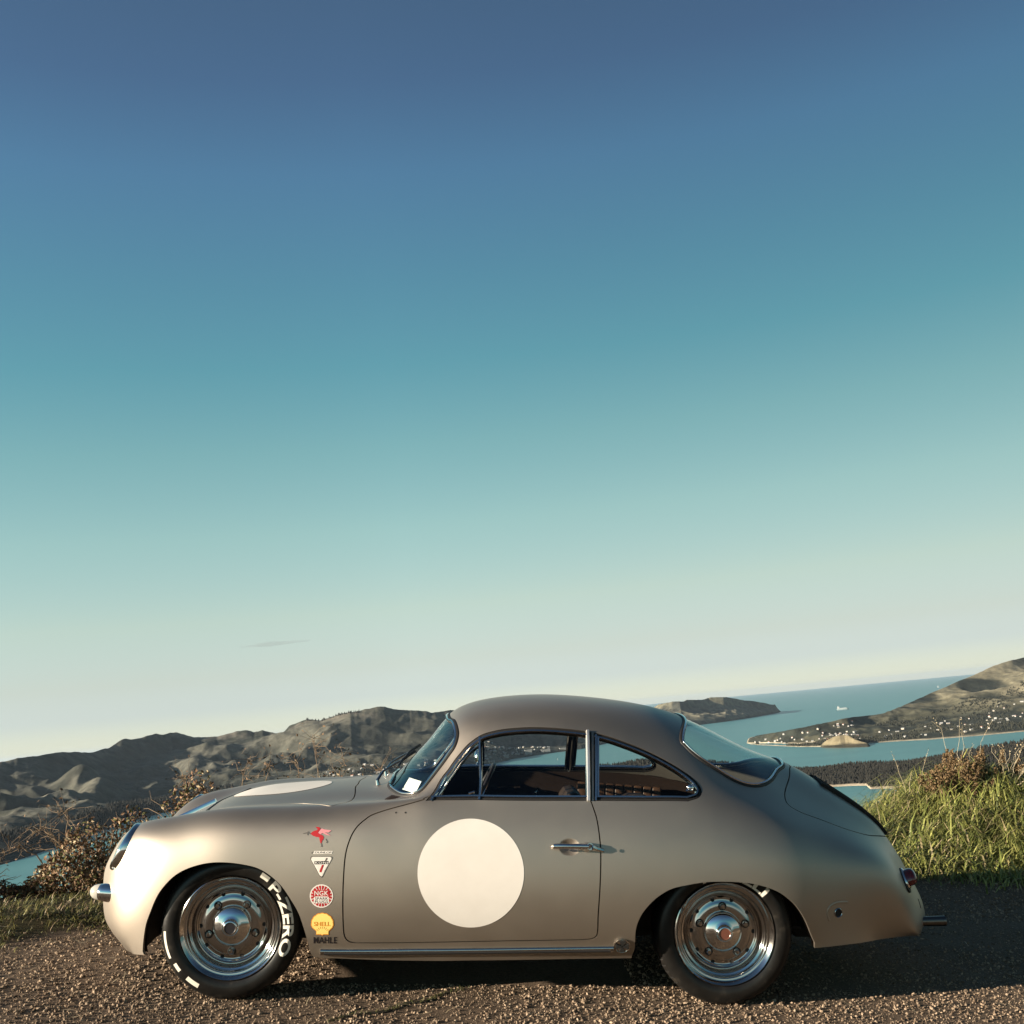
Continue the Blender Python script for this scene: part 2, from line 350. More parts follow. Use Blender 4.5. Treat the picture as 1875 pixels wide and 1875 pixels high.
# ------------------------------------------------------------------ outlines measured on the body
def smooth_path(P, n=12, closed=False):
    P = [np.asarray(p, float) for p in P]; m = len(P); out_ = []
    for i in range(m if closed else m-1):
        p0, p1, p2, p3 = (P[(i-1) % m], P[i], P[(i+1) % m], P[(i+2) % m]) if closed else (P[max(i-1, 0)], P[i], P[i+1], P[min(i+2, m-1)])
        for t in np.arange(n)/n:
            out_.append(.5*((2*p1)+(-p0+p2)*t+(2*p0-5*p1+4*p2-p3)*t*t+(-p0+3*p1-3*p2+p3)*t**3))
    if not closed: out_.append(P[-1])
    return out_
def outline(*runs, n=8):
    """Runs of measured points (or ready surface parameters, marked 'uv'); each run is smoothed, runs meet in corners."""
    out_ = []
    for r in runs:
        q = [np.array(p[1:], float) if p[0] == 'uv' else S(*p) for p in r]
        out_ += smooth_path(q, n) if len(q) > 2 else q
    res = [out_[0]]
    for p in out_[1:]:
        if np.linalg.norm(p-res[-1]) > 1e-3: res.append(p)
    if np.linalg.norm(res[0]-res[-1]) < 1e-3: res.pop()
    return np.array(res)
def uvp(*p): return ('uv', *p)
ARCH_F = outline([(261,1742),(263,1717),(267,1693),(275,1670),(288,1640),(305,1617),(326,1599),(352,1587),(382,1580),(411,1579),(440,1582),(470,1589),(493,1602),(514,1621),(531,1645),(546,1671),(556,1699),(564,1726),(568,1743),(574,1752)])
ARCH_R = outline([(1157,1749),(1162,1737),(1164,1704),(1172,1680),(1186,1660),(1205,1642),(1229,1628),(1257,1621),(1297,1615),(1345,1615),(1382,1619),(1418,1630),(1442,1644),(1462,1664),(1478,1692),(1492,1726)])
def open_bottom(L): return np.concatenate([[[L[0][0], -.6]], [[L[0][0], max(L[0][1], 0)]], L, [[L[-1][0], max(L[-1][1], 0)]], [[L[-1][0], -.6]]])
SCREEN = outline([uvp(11.16,10.4),uvp(11.16,9.9),uvp(11.15,9.2),(711,1438),(718,1448),(732.5,1456),(750,1457),(762,1454),(773,1447),(785,1433),(802,1411),(819,1388),(832,1369),(838,1351),(838,1337),(832,1320),uvp(13.86,8.7),uvp(13.88,9.5),uvp(13.88,10.4)])
REARW = outline([uvp(19.12,10.4),uvp(19.10,9.6),uvp(19.06,8.8),(1246,1351),(1255,1367),(1279,1389),(1314,1412),(1344,1430),(1370,1439),(1394,1439),(1412,1430),(1424,1413),uvp(21.78,9.3),uvp(21.83,10.4)])
HOOD = outline([uvp(6.5,10.4),uvp(6.52,9.4),uvp(6.56,8.4),uvp(6.6,7.5),uvp(6.66,6.9),uvp(6.82,6.55),uvp(7.2,6.4),uvp(8.0,6.34),uvp(8.7,6.32),(600,1475.5),(619,1472.5),(636,1468.5),(646,1463),(649.5,1456),(650.5,1448),(651.5,1440),uvp(9.78,9.3),uvp(9.74,10.4)])
LID = outline([uvp(22.1,10.4),uvp(22.0,9.5),(1446,1407),(1445,1424),(1439,1443),(1437,1457),(1443,1473),(1466,1487),(1501,1500),(1549,1518),(1584,1528),(1605,1530.5),uvp(25.45,9.5),uvp(25.45,10.4)])
DOORW = outline([(779,1466.5),(802,1434),(824,1403),(844.5,1376),(864,1356.5),(886,1343.5),(919,1335.5),(966,1331.5),(1012,1332.5),(1048,1335.5),(1083,1340)],[(1083,1340),(1084,1466.5)],[(1084,1466.5),(930,1466),(779,1466.5)])
QUART = outline([(1087,1341),(1114,1348),(1141,1357),(1188,1376),(1235,1401),(1264,1421),(1279,1436),(1285,1450),(1279,1461),(1260,1467.5)],[(1260,1467.5),(1180,1467),(1087,1466.5)],[(1087,1466.5),(1087,1341)])
DOOR = outline([(776,1464),(752,1471),(718,1480),(684,1491),(668,1501),(653,1515),(641,1536),(632.5,1566),(629,1607),(627.7,1655),(628.5,1692),(631,1714),(640,1724),(660,1726.5),(724,1726.5),(873,1724),(1022,1721.6),(1070,1720.5),(1088,1717),(1094,1708),(1095.5,1674),(1099,1618),(1100,1562),(1097,1525),(1091.7,1495),(1083,1469)],[(1083,1469),(1060,1455),(930,1455),(790,1458),(776,1464)])

def grow(L, d, closed=True):
    """Shift a surface outline sideways by d metres (to the right of its run, in the surface)."""
    L = np.asarray(L); P, N, Su, Sv = surf(L)
    T = (np.roll(P, -1, 0)-np.roll(P, 1, 0)) if closed else np.gradient(P, axis=0)
    T /= np.linalg.norm(T, axis=1, keepdims=True)+1e-9
    B = np.cross(T, N)
    o_ = []
    for k in range(len(L)):
        s, *_ = np.linalg.lstsq(np.stack([Su[k], Sv[k]], 1), B[k]*d, rcond=None)
        o_.append(L[k]+np.clip(s, -.4, .4))
    return np.array(o_)
def area(L): x, y = L[:, 0], L[:, 1]; return .5*np.sum(x*np.roll(y, -1)-y*np.roll(x, -1))
def out_grow(L, d): return grow(L, d if area(L) > 0 else -d)
def inside(pts, L):
    x, y = pts[:, 0], pts[:, 1]; c = np.zeros(len(pts), bool); n = len(L)
    for k in range(n):
        x1, y1 = L[k]; x2, y2 = L[(k+1) % n]
        if y1 == y2: continue
        m = (y1 > y) != (y2 > y); c ^= m & (x < (x2-x1)*(y-y1)/(y2-y1)+x1)
    return c
GAP = .0028
LOOPS = dict(archf=open_bottom(ARCH_F), archr=open_bottom(ARCH_R), screen=SCREEN, rearw=REARW, doorw=DOORW, quart=QUART,
             door_o=out_grow(DOOR, GAP), door_i=out_grow(DOOR, -GAP), hood_o=out_grow(HOOD, GAP), hood_i=out_grow(HOOD, -GAP), lid_o=out_grow(LID, GAP), lid_i=out_grow(LID, -GAP))
def triangulate():
    gu = np.linspace(0, NU-1, (NU-1)*6+1); gv = np.linspace(0, NV-1, (NV-1)*6+1)
    G = np.stack(np.meshgrid(gu, gv, indexing='ij'), -1).reshape(-1, 2)
    pts = [Vector(p) for p in G]; edges = []
    for a_, b_ in (((0,0),(NU-1,0)), ((NU-1,0),(NU-1,NV-1)), ((NU-1,NV-1),(0,NV-1)), ((0,NV-1),(0,0))):
        i0 = len(pts); pts += [Vector(a_), Vector(b_)]; edges.append((i0, i0+1))
    for L in LOOPS.values():
        i0 = len(pts); n = len(L); pts += [Vector(p) for p in L]; edges += [(i0+k, i0+(k+1) % n) for k in range(n)]
    for k in (1.05, 1, .9, .8, .7, .6, .45, .3, .15): pts += [Vector(S(1043+21*k*math.cos(q), 1551+16*k*math.sin(q))) for q in np.arange(0, 6.28, .262)]
    v, e_, f, *_r = geometry.delaunay_2d_cdt(pts, edges, [], 0, 1e-5)
    return np.array([(p.x, p.y) for p in v]), np.array([tuple(t) for t in f])
TUV, TF = triangulate()
CEN = TUV[TF].mean(1)
IN = {k: inside(CEN, L) for k, L in LOOPS.items()}
DOM = (CEN[:, 0] > 0) & (CEN[:, 0] < NU-1) & (CEN[:, 1] > 0) & (CEN[:, 1] < NV-1)
HOLE = IN['archf'] | IN['archr'] | IN['screen'] | IN['rearw'] | IN['doorw'] | IN['quart']
TP, TN, _, _ = surf(TUV)
TN[TUV[:, 1] > NV-1-1e-4] *= [1, 0, 1]; TN /= np.linalg.norm(TN, axis=1, keepdims=True)

# finger bowl pressed into the door behind the handle
_p, _n, _su, _ = surf(S(1043, 1551)); _ex = _su[0]/np.linalg.norm(_su[0]); _ey = np.cross(_n[0], _ex)
_lx, _ly = (TP-_p[0]) @ _ex, (TP-_p[0]) @ _ey; _rr = (_lx/.048)**2+(_ly/.037)**2; _m = (_rr < 1) & (TUV[:, 1] < 5)
_dep = .017; _k = np.where(_m, 1-_rr, 0)
TP = TP-TN*(_dep*_k**1.6)[:, None]
_gx, _gy = _dep*1.6*_k**.6*2*_lx/.048**2, _dep*1.6*_k**.6*2*_ly/.037**2
TN = TN-_gx[:, None]*_ex*_m[:, None]-_gy[:, None]*_ey*_m[:, None]; TN /= np.linalg.norm(TN, axis=1, keepdims=True)

def panel(name, mask, mat, side='both', offset=0., flange=.011, parent=car, edge_flange=True):
    """One sheet of the skin: the triangles in mask, lifted by offset, its open edges turned inwards by flange."""
    T = TF[mask & DOM]; a_, b_, c_ = TUV[T[:, 0]], TUV[T[:, 1]], TUV[T[:, 2]]
    ar = (b_[:, 0]-a_[:, 0])*(c_[:, 1]-a_[:, 1])-(b_[:, 1]-a_[:, 1])*(c_[:, 0]-a_[:, 0])
    T = np.where((ar > 0)[:, None], T, T[:, ::-1])
    ids, inv = np.unique(T, return_inverse=True); T = inv.reshape(-1, 3)
    P = TP[ids]+TN[ids]*offset; N = TN[ids]; UV = TUV[ids]
    cl = UV[:, 1] > NV-1-1e-4
    P[cl, 1] = 0
    V = [*P]; NN = [*N]; F = [tuple(t) for t in T]
    if flange:
        E = {}
        for t in T:
            for k in range(3): E[(t[k], t[(k+1) % 3])] = 1
        bd = [(p, q) for (p, q) in E if (q, p) not in E and not (cl[p] and cl[q])]
        nb = {}
        for p, q in bd:
            tg = P[q]-P[p]; o_ = np.cross(tg, N[p]); nb.setdefault(p, []).append(o_); nb.setdefault(q, []).append(o_)
        mp = {}
        for p, l in nb.items():
            o_ = np.sum(l, 0); o_ /= np.linalg.norm(o_)+1e-12
            mp[p] = len(V); V += [P[p], P[p]-N[p]*flange]; NN += [o_, o_]
        F += [(q_, p_, p_+1, q_+1) for p_, q_ in ((mp[p], mp[q]) for p, q in bd)]
    V = np.array(V); NN = np.array(NN)
    objs = []
    def emit(V, NN, F): objs.append(link(name, mesh_from(name, V, F, True, NN), mat, parent))
    Vm, Nm, Fm = V*[1,-1,1], NN*[1,-1,1], [tuple(reversed(f)) for f in F]
    if side == 'both':
        n = len(V); cset = np.where(cl)[0]; remap = np.arange(n)+n; remap[cset] = cset       # weld the centreline
        F2 = F+[tuple(int(remap[i]) for i in f) for f in Fm]
        emit(np.concatenate([V, Vm]), np.concatenate([NN, Nm]), F2)
    elif side == 'pair': emit(V, NN, F); emit(Vm, Nm, Fm)
    else: emit(V, NN, F)
    return objs
SKIN = ~HOLE
panel('body', SKIN & ~IN['door_o'] & ~IN['hood_o'] & ~IN['lid_o'], M['paint'])
doors = panel('door', SKIN & IN['door_i'], M['paint'], 'pair')
doors[0]['label'] = 'near door with a white roundel'
hood, = panel('hood', SKIN & IN['hood_i'], M['paint'])
lid, = panel('engine_lid', SKIN & IN['lid_i'], M['paint'])
screen, = panel('windscreen', IN['screen'], M['glass'], offset=-.004, flange=0)
rearw, = panel('rear_window', IN['rearw'], M['glass'], offset=-.004, flange=0)
dwin = panel('door_window', IN['doorw'], M['side_glass'], 'pair', offset=-.016, flange=0)
qwin = panel('quarter_window', IN['quart'], M['side_glass'], 'pair', offset=-.014, flange=0)
low = CEN[:, 1] < 5.0
panel('door_trim', SKIN & low, M['trim'], offset=-.028, flange=0)
apil = (CEN[:, 0] > 11.2) & (CEN[:, 0] < 14.4)
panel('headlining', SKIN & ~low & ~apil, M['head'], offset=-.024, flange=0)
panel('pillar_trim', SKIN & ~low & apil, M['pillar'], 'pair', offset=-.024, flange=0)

def ribbon(name, L, width, h0, h1, mat, parent, shift=0., closed=True, side='both', n_lift=None, round_=True):
    """A moulding that follows an outline on the skin: width across, from h0 to h1 above the skin, shift metres inwards."""
    L = np.asarray(L)
    if closed is False and len(L) < 8: L = np.array(smooth_path(L, 8))
    crop = (L[:, 1] <= NV-1+1e-6)
    if not crop.all():                                   # runs over the centreline: keep the near half, its mirror closes it
        k0 = np.where(~crop)[0]; L = np.roll(L, -(k0.max()+1) if k0.max()+1 < len(L) else 0, 0); L = L[L[:, 1] <= NV-1+1e-6]
        for end in (0, -1): L[end, 1] = NV-1-1e-5
        closed = False
    P, N, _, _ = surf(L); m = len(P)
    if closed: T1 = P-np.roll(P, 1, 0); T2 = np.roll(P, -1, 0)-P
    else: T2 = np.diff(P, axis=0, append=P[-1:]*2-P[-2:-1]); T1 = np.concatenate([T2[:1], T2[:-1]])
    T1 /= np.linalg.norm(T1, axis=1, keepdims=True)+1e-9; T2 /= np.linalg.norm(T2, axis=1, keepdims=True)+1e-9
    T = T1+T2; T /= np.linalg.norm(T, axis=1, keepdims=True)+1e-9
    B = np.cross(N, T); cosh = np.clip(np.einsum('ij,ij->i', T, T2), .5, 1)
    sg = 1 if (not closed or area(L) > 0) else -1
    w_ = width/2
    prof = [(-w_, h0), (-w_, h0+(h1-h0)*.55), (-w_*.55, h1), (w_*.55, h1), (w_, h0+(h1-h0)*.55), (w_, h0)] if round_ else [(-w_, h0), (-w_, h1), (w_, h1), (w_, h0)]
    V = []; K = len(prof)
    for b, h in prof: V.append(P+B*((sg*shift+b)/cosh)[:, None]+N*h)
    V = np.stack(V, 1).reshape(-1, 3)
    F = [(i*K+k, ((i+1) % m)*K+k, ((i+1) % m)*K+k+1, i*K+k+1) for i in range(m if closed else m-1) for k in range(K-1)]
    if not closed: F += [tuple(range(K)), tuple(range((m-1)*K, m*K))[::-1]]
    objs = []
    def emit(V, F, p):
        me = mesh_from(name, V, F); me.set_sharp_from_angle(angle=R(50)); objs.append(link(name, me, mat, p))
    Vm, Fm = V*[1,-1,1], [tuple(reversed(f)) for f in F]
    if side == 'both': emit(np.concatenate([V, Vm]), F+[tuple(i+len(V) for i in f) for f in Fm], parent)
    elif side == 'pair': emit(V, F, parent[0]); emit(Vm, Fm, parent[1])
    else: emit(V, F, parent)
    return objs
def inner_sign(L): return L if area(L) > 0 else L[::-1]
for nm, L, p in (('windscreen', SCREEN, screen), ('rear_window', REARW, rearw)):
    L = inner_sign(L)
    ribbon('gasket', L, .026, -.008, .006, M['rubber'], p, shift=.006)
    ribbon('chrome_trim', L, .010, .003, .010, M['chrome'], p, shift=.010)
for L, p in ((DOORW, dwin), (QUART, qwin)):
    L = inner_sign(L)
    ribbon('gasket', L, .016, -.016, -.002, M['rubber'], p, shift=.007, side='pair')
    ribbon('chrome_frame', L, .013, -.018, .003, M['chrome'], p, shift=.020, side='pair')
def line(*p, n=6): return outline(list(p), n=n) if len(p) > 2 else np.array([S(*p[0])*(1-t)+S(*p[1])*t for t in np.linspace(0, 1, 9)])
ribbon('vent_post', line((878,1349),(877,1464)), .015, -.018, .002, M['chrome'], dwin, closed=False, side='pair')
ribbon('rear_post', line((1076,1338),(1078,1467)), .017, -.016, .009, M['bright'], dwin, closed=False, side='pair')
ribbon('front_post', line((1091,1345),(1091,1466)), .014, -.016, .004, M['chrome'], qwin, closed=False, side='pair')
ribbon('vent_frame', line((787,1463),(805,1437),(826,1407),(846,1381),(864,1363),(874,1355)), .007, -.02, -.006, M['chrome'], dwin, closed=False, side='pair', shift=-.020)
sills = ribbon('sill_moulding', line((587,1742.5),(720,1742),(870,1740.5),(1000,1738.8),(1123,1737)), .027, -.002, .012, M['steel'], (car, car), closed=False, side='pair')
ribbon('rubber_strip', line((594,1742.8),(720,1742.3),(870,1740.8),(1000,1739.1),(1117,1737.3)), .011, .010, .017, M['rubber'], sills, closed=False, side='pair')
# ------------------------------------------------------------------ wheels, wells, underside
HUBZ, AX = .295, (0.0, 2.1)
def wheel_frame(x, side, yc=.637, steer=0.):
    o = Matrix(((1,0,0),(0,0,-1),(0,1,0))).to_4x4()                      # local z -> outwards on the near side
    if side > 0: o = Matrix.Rotation(math.pi, 4, 'Z') @ o
    return Matrix.Translation((x, side*yc, HUBZ)) @ Matrix.Rotation(R(steer), 4, 'Z') @ o
TYRE = [(.205,-.075),(.214,-.088),(.25,-.098),(.279,-.088),(.293,-.070),(.2965,-.045),(.2965,.045),(.293,.070),(.279,.088),(.25,.098),(.222,.091),(.213,.083),(.205,.075)]
def side_h(r):
    p = [(a_, b_) for a_, b_ in TYRE[6:]][::-1]; return float(np.interp(r, [q[0] for q in p], [q[1] for q in p]))
def text_mesh(txt, bold=0., shear=0., space=1.):
    c = bpy.data.curves.new('lettering', 'FONT'); c.body = txt; c.offset = bold; c.shear = shear; c.space_character = space; c.resolution_u = 4
    o = bpy.data.objects.new('lettering', c); COL.objects.link(o)
    dg = bpy.context.evaluated_depsgraph_get(); me = o.evaluated_get(dg).to_mesh()
    V = np.array([v.co[:2] for v in me.vertices]); F = [tuple(p.vertices) for p in me.polygons]
    o.evaluated_get(dg).to_mesh_clear(); bpy.data.objects.remove(o); bpy.data.curves.remove(c)
    V = V-V.min(0); V /= V.max(0); return V, F                              # fills the unit square
def subdivide2d(V, F, maxlen):
    """Splits long triangles so a flat letter can bend."""
    F = [(f[0], f[k], f[k+1]) for f in F for k in range(1, len(f)-1)]; V = list(map(tuple, V))
    for _ in range(6):
        G = []; mid = {}; done = True
        def m_(a_, b_):
            k = (min(a_, b_), max(a_, b_))
            if k not in mid: mid[k] = len(V); V.append(tuple((np.array(V[a_])+V[b_])/2))
            return mid[k]
        long_ = lambda a_, b_: math.dist(V[a_], V[b_]) > maxlen
        for a_, b_, c_ in F:
            L = [long_(a_, b_), long_(b_, c_), long_(c_, a_)]
            if not any(L): G.append((a_, b_, c_)); continue
            done = False
            d = [math.dist(V[a_], V[b_]), math.dist(V[b_], V[c_]), math.dist(V[c_], V[a_])]; k = int(np.argmax(d))
            a_, b_, c_ = ((a_, b_, c_), (b_, c_, a_), (c_, a_, b_))[k]; q = m_(a_, b_); G += [(a_, q, c_), (q, b_, c_)]
        F = G
        if done: break
    return np.array(V), F
def tyre_text(wheel, items, frame):
    for txt, a0, a1, r0, r1, *mt in items:
        if txt == '|': V, F = np.array([(0,0),(1,0),(1,1),(0,1)], float), [(0,1,2,3)]
        else: V, F = text_mesh(txt, bold=.03)
        asp = (a1-a0)*.24/(r1-r0); V, F = subdivide2d(V*[asp, 1], F, .22); V = V/[asp, 1]
        W = []
        for x, y in V:
            a_ = R(0)+a0+(a1-a0)*x; r = r0+(r1-r0)*y; W.append(frame @ Vector((r*math.sin(a_), r*math.cos(a_), side_h(r)+.0012)))
        nm = 'sidewall_stripe' if txt == '|' else 'sidewall_lettering'
        link(nm, mesh_from(nm, W, F, False), M[mt[0]] if mt else M['tyre_white'], wheel)
hole_me = lug_me = None
def make_wheel(x, side, text, steer=0., spin=0., emblem=None):
    fr = wheel_frame(x, side, steer=steer)
    b = MB()                                                                # chromed steel rim and disc
    b.lathe([(.205,-.08),(.20,-.06),(.190,.020),(.196,.060),(.203,.074),(.2125,.084),(.2135,.090),(.210,.0925),(.204,.088),(.198,.079),(.194,.0755),(.189,.0765),(.185,.074),(.181,.060),(.178,.056),(.173,.0555),(.169,.052),(.166,.034),(.163,.028),(.158,.027),(.155,.033),(.152,.0425),(.1485,.0455),(.145,.0435),(.142,.038),(.136,.0355),(.128,.036),(.120,.040),(.112,.0435),(.10,.044),(.088,.044),(.06,.042)], 72, fr)
    wh = b.build('wheel', M['steel'], car, angle=60)
    t = MB(); t.lathe(TYRE, 80, fr); ty = t.build('tyre', M['tyre'], wh, angle=70)
    g = MB()                                                                # tread grooves as thin dark rings and cross blocks
    for h in (-.03, 0, .03): g.lathe([(.297, h-.003), (.2973, h), (.297, h+.003)], 80, fr)
    g.build('tread_groove', M['dark'], wh)['kind'] = 'stuff'
    g = MB()
    for k in range(64):
        a_ = 2*math.pi*k/64; c, s_ = math.cos(a_), math.sin(a_); u_ = Vector((-s_, c, 0))*.0018; rr = lambda r, h: Vector((r*c, r*s_, h))
        for sg in (-1, 1):
            q = [rr(.2976, sg*.05), rr(.2942, sg*.0705), rr(.2835, sg*.0855)]
            g.add([fr @ (p-u_) for p in q]+[fr @ (p+u_) for p in q], [(0,1,4,3),(1,2,5,4)])
    g.build('tread_sipes', M['dark'], wh)['kind'] = 'stuff'
    cp = MB(); cp.lathe([(.083,.043),(.084,.050),(.081,.057),(.074,.064),(.062,.071),(.048,.0765),(.036,.080),(.0325,.083),(.031,.090),(.029,.0935),(.024,.0945)], 56, fr)
    cap = cp.build('hubcap', M['chrome'], wh, angle=50)
    cr = MB(); cr.lathe([(.024,.0945),(.022,.0925),(.0,.0925)], 40, fr); cr.build('hub_emblem', emblem or M['vinyl_black'], wh)
    for k in range(5):
        a_ = spin+2*math.pi*k/5; q = fr @ Matrix.Translation((.103*math.cos(a_), .103*math.sin(a_), .043))
        l = MB(); l.lathe([(.0185,.0005),(.0165,.0022),(.0125,.0012),(.0115,.0008)], 20, q); ls = l.build('lug_recess_shade', M['dark'], wh); l = MB(); l.lathe([(.0115,.002),(.0115,.016),(.009,.019),(0,.0195)], 6, q); l.build('lug_nut', M['steel'], wh, angle=25)  # the dark ring round each nut stands in for its recess shade
    for k in range(10):
        a_ = spin+.31+2*math.pi*k/10; q = fr @ Matrix.Translation((.1335*math.cos(a_), .1335*math.sin(a_), .0362)) @ Matrix.Rotation(a_, 4, 'Z')
        l = MB(); l.lathe([(.0085,.0012),(.007,.0006),(0,.0004)], 12, q); l.build('vent_hole', M['dark'], wh)
    if text: tyre_text(wh, text, fr)
    return wh
TR0, TR1 = .222, .268
make_wheel(0.0, -1, [('P-ZERO', R(43), R(117), TR0, TR1), ('|', R(29), R(38), .240, .262), ('|', R(243), R(267), .267, .277), ('|', R(229), R(237), .257, .272), ('|', R(207), R(220), .252, .271)], steer=1.5, spin=R(56))
make_wheel(2.1, -1, [('PIRELLI', R(-24), R(47), TR0, TR1)], spin=R(18), emblem=new_mat('crest_enamel', (.12, .045, .03), .3))
make_wheel(0.0, 1, None, spin=.4); make_wheel(2.1, 1, None, spin=.9)
# wells behind the arches
for L, x0 in ((ARCH_F, 0.0), (ARCH_R, 2.1)):
    P = surf(np.clip(L, 0, None))[0]; Q = P[::4].copy(); c0 = np.array([x0, HUBZ])
    for sgn in (-1, 1):
        b = MB(); V = []; n = len(Q)
        for y in (None, -.50, -.42):
            for p in Q:
                d = p[[0, 2]]-c0; k = 1.012 if y is None else 1.05
                V.append((c0[0]+d[0]*k, sgn*-(p[1]+.012 if y is None else y), c0[1]+d[1]*k))
        F = [(r*n+i, r*n+i+1, (r+1)*n+i+1, (r+1)*n+i) for r in range(2) for i in range(n-1)]
        F.append(tuple(range(2*n, 3*n)))
        b.add(V, F); b.build('wheel_well', M['dark'], car)
b = MB(); b.box((.36, -.72, .185), (1.68, .72, .20)); b.box((-.42, -.42, .2), (.36, .42, .215)); b.box((1.68, -.42, .235), (2.85, .42, .25)); b.build('floor_pan', M['dark'], car)
b = MB(); b.tube([(-.02,-.60,.29),(-.02,.60,.29)], .025); b.build('front_axle', M['dark'], car)
b = MB(); b.tube([(2.12,-.60,.29),(2.12,.60,.29)], .03); b.build('rear_axle', M['dark'], car)

# ------------------------------------------------------------------ cabin
def soft_box(b, lo, hi, r, mi=0, frame=None):
    """Box with rounded vertical and top edges, for cushions."""
    x0, y0, z0 = lo; x1, y1, z1 = hi; V = []; lev = [(z0, r*.4), (z0+r*.5, 0), (z1-r, 0), (z1-r*.3, r*.3), (z1, r)]
    n = 0
    for z, ins in lev:
        ring = []
        for cx, cy, a0 in ((x1-r, y1-r, 0), (x0+r, y1-r, 90), (x0+r, y0+r, 180), (x1-r, y0+r, 270)):
            for k in range(4):
                a_ = R(a0+30*k); q = max(r-ins, .002); ring.append((cx+q*math.cos(a_), cy+q*math.sin(a_), z))
        n = len(ring); V += ring
    if frame: V = [frame @ Vector(v) for v in V]
    m = len(lev); F = [(i*n+k, i*n+(k+1) % n, (i+1)*n+(k+1) % n, (i+1)*n+k) for i in range(m-1) for k in range(n)]+[tuple(range(n))[::-1], tuple(range((m-1)*n, m*n))]
    b.add(V, F, mi)
for y in (-.36, .36):
    b = MB(); soft_box(b, (.98, y-.24, .30), (1.46, y+.24, .46), .06); seat = b.build('seat', M['trim'], car)
    fr = Matrix.Translation((1.43, y, .36)) @ Matrix.Rotation(R(14), 4, 'Y'); b = MB(); soft_box(b, (-.055, -.23, 0), (.055, .23, .42), .05, frame=fr); b.build('seat_back', M['trim'], seat)
b = MB(); soft_box(b, (.60, -.60, .66), (.84, .60, .825), .05); dash = b.build('dashboard', M['trim'], car)
fr = Matrix.Translation((1.02, .37, .715)) @ Matrix.Rotation(R(-62), 4, 'Y')
b = MB(); ring = [fr @ Vector((.195*math.cos(q), .195*math.sin(q), 0)) for q in np.linspace(0, 2*math.pi, 41)]; b.tube(ring, .011, 8, caps=False)
sw = b.build('steering_wheel', M['vinyl_black'], car)
for q in (R(20), R(160), R(270)):
    b = MB(); b.tube([fr @ Vector((0,0,-.03)), fr @ Vector((.19*math.cos(q), .19*math.sin(q), 0))], .007, 6); b.build('spoke', M['steel'], sw)
b = MB(); b.tube([fr @ Vector((0,0,-.03)), fr @ Vector((0,0,-.30))], .016, 8); b.build('steering_column', M['dark'], sw)
b = MB(); soft_box(b, (1.78, -.52, .38), (1.95, .52, .74), .05); b.build('rear_seat', M['trim'], car)
# pleated quarter trim on the far side, behind the door
for k in range(9):
    x = 1.575+.052*k; b = MB(); soft_box(b, (x+.001, .655, .60), (x+.051, .70, .772-.003*k), .008); b.build('trim_pleat', M['leather'], car)
b = MB(); b.tube([(1.10,.70,.735),(1.13,.665,.735),(1.22,.665,.735),(1.25,.70,.735)], .012, 8); b.build('door_pull', M['chrome'], car)
b = MB(); b.tube([(1.33,.70,.66),(1.33,.66,.66),(1.36,.655,.74)], [.009,.009,.012], 8); b.build('window_crank', M['chrome'], car)

# ------------------------------------------------------------------ lamps, handles, wipers, grille, tail
def frame_at(px, py, lift=0., uv=None):
    """Frame on the skin at a measured spot: z out of the skin, x towards the tail."""
    P, N, Su, _ = surf(uv if uv is not None else S(px, py)); n = Vector(N[0]); x = Vector(Su[0]); x = (x-n*x.dot(n)).normalized(); y = n.cross(x)
    m = Matrix((x, y, n)).transposed().to_4x4(); m.translation = Vector(P[0])+n*lift; return m
def mirror_copy(o, parent=None):
    c = o.copy(); c.data = o.data.copy(); COL.objects.link(c); c.data.transform(Matrix.Diagonal((1,-1,1,1))); c.data.flip_normals(); c.parent = parent or o.parent; return c
hl = Matrix(((0,0,-1),(1,0,0),(0,-1,0))).to_4x4()
def lookframe(p, n):
    n = Vector(n).normalized(); x = Vector((0,1,0)).cross(n).normalized() if abs(n.y) < .95 else Vector((1,0,0)); y = n.cross(x)
    m = Matrix((x, y, n)).transposed().to_4x4(); m.translation = Vector(p); return m
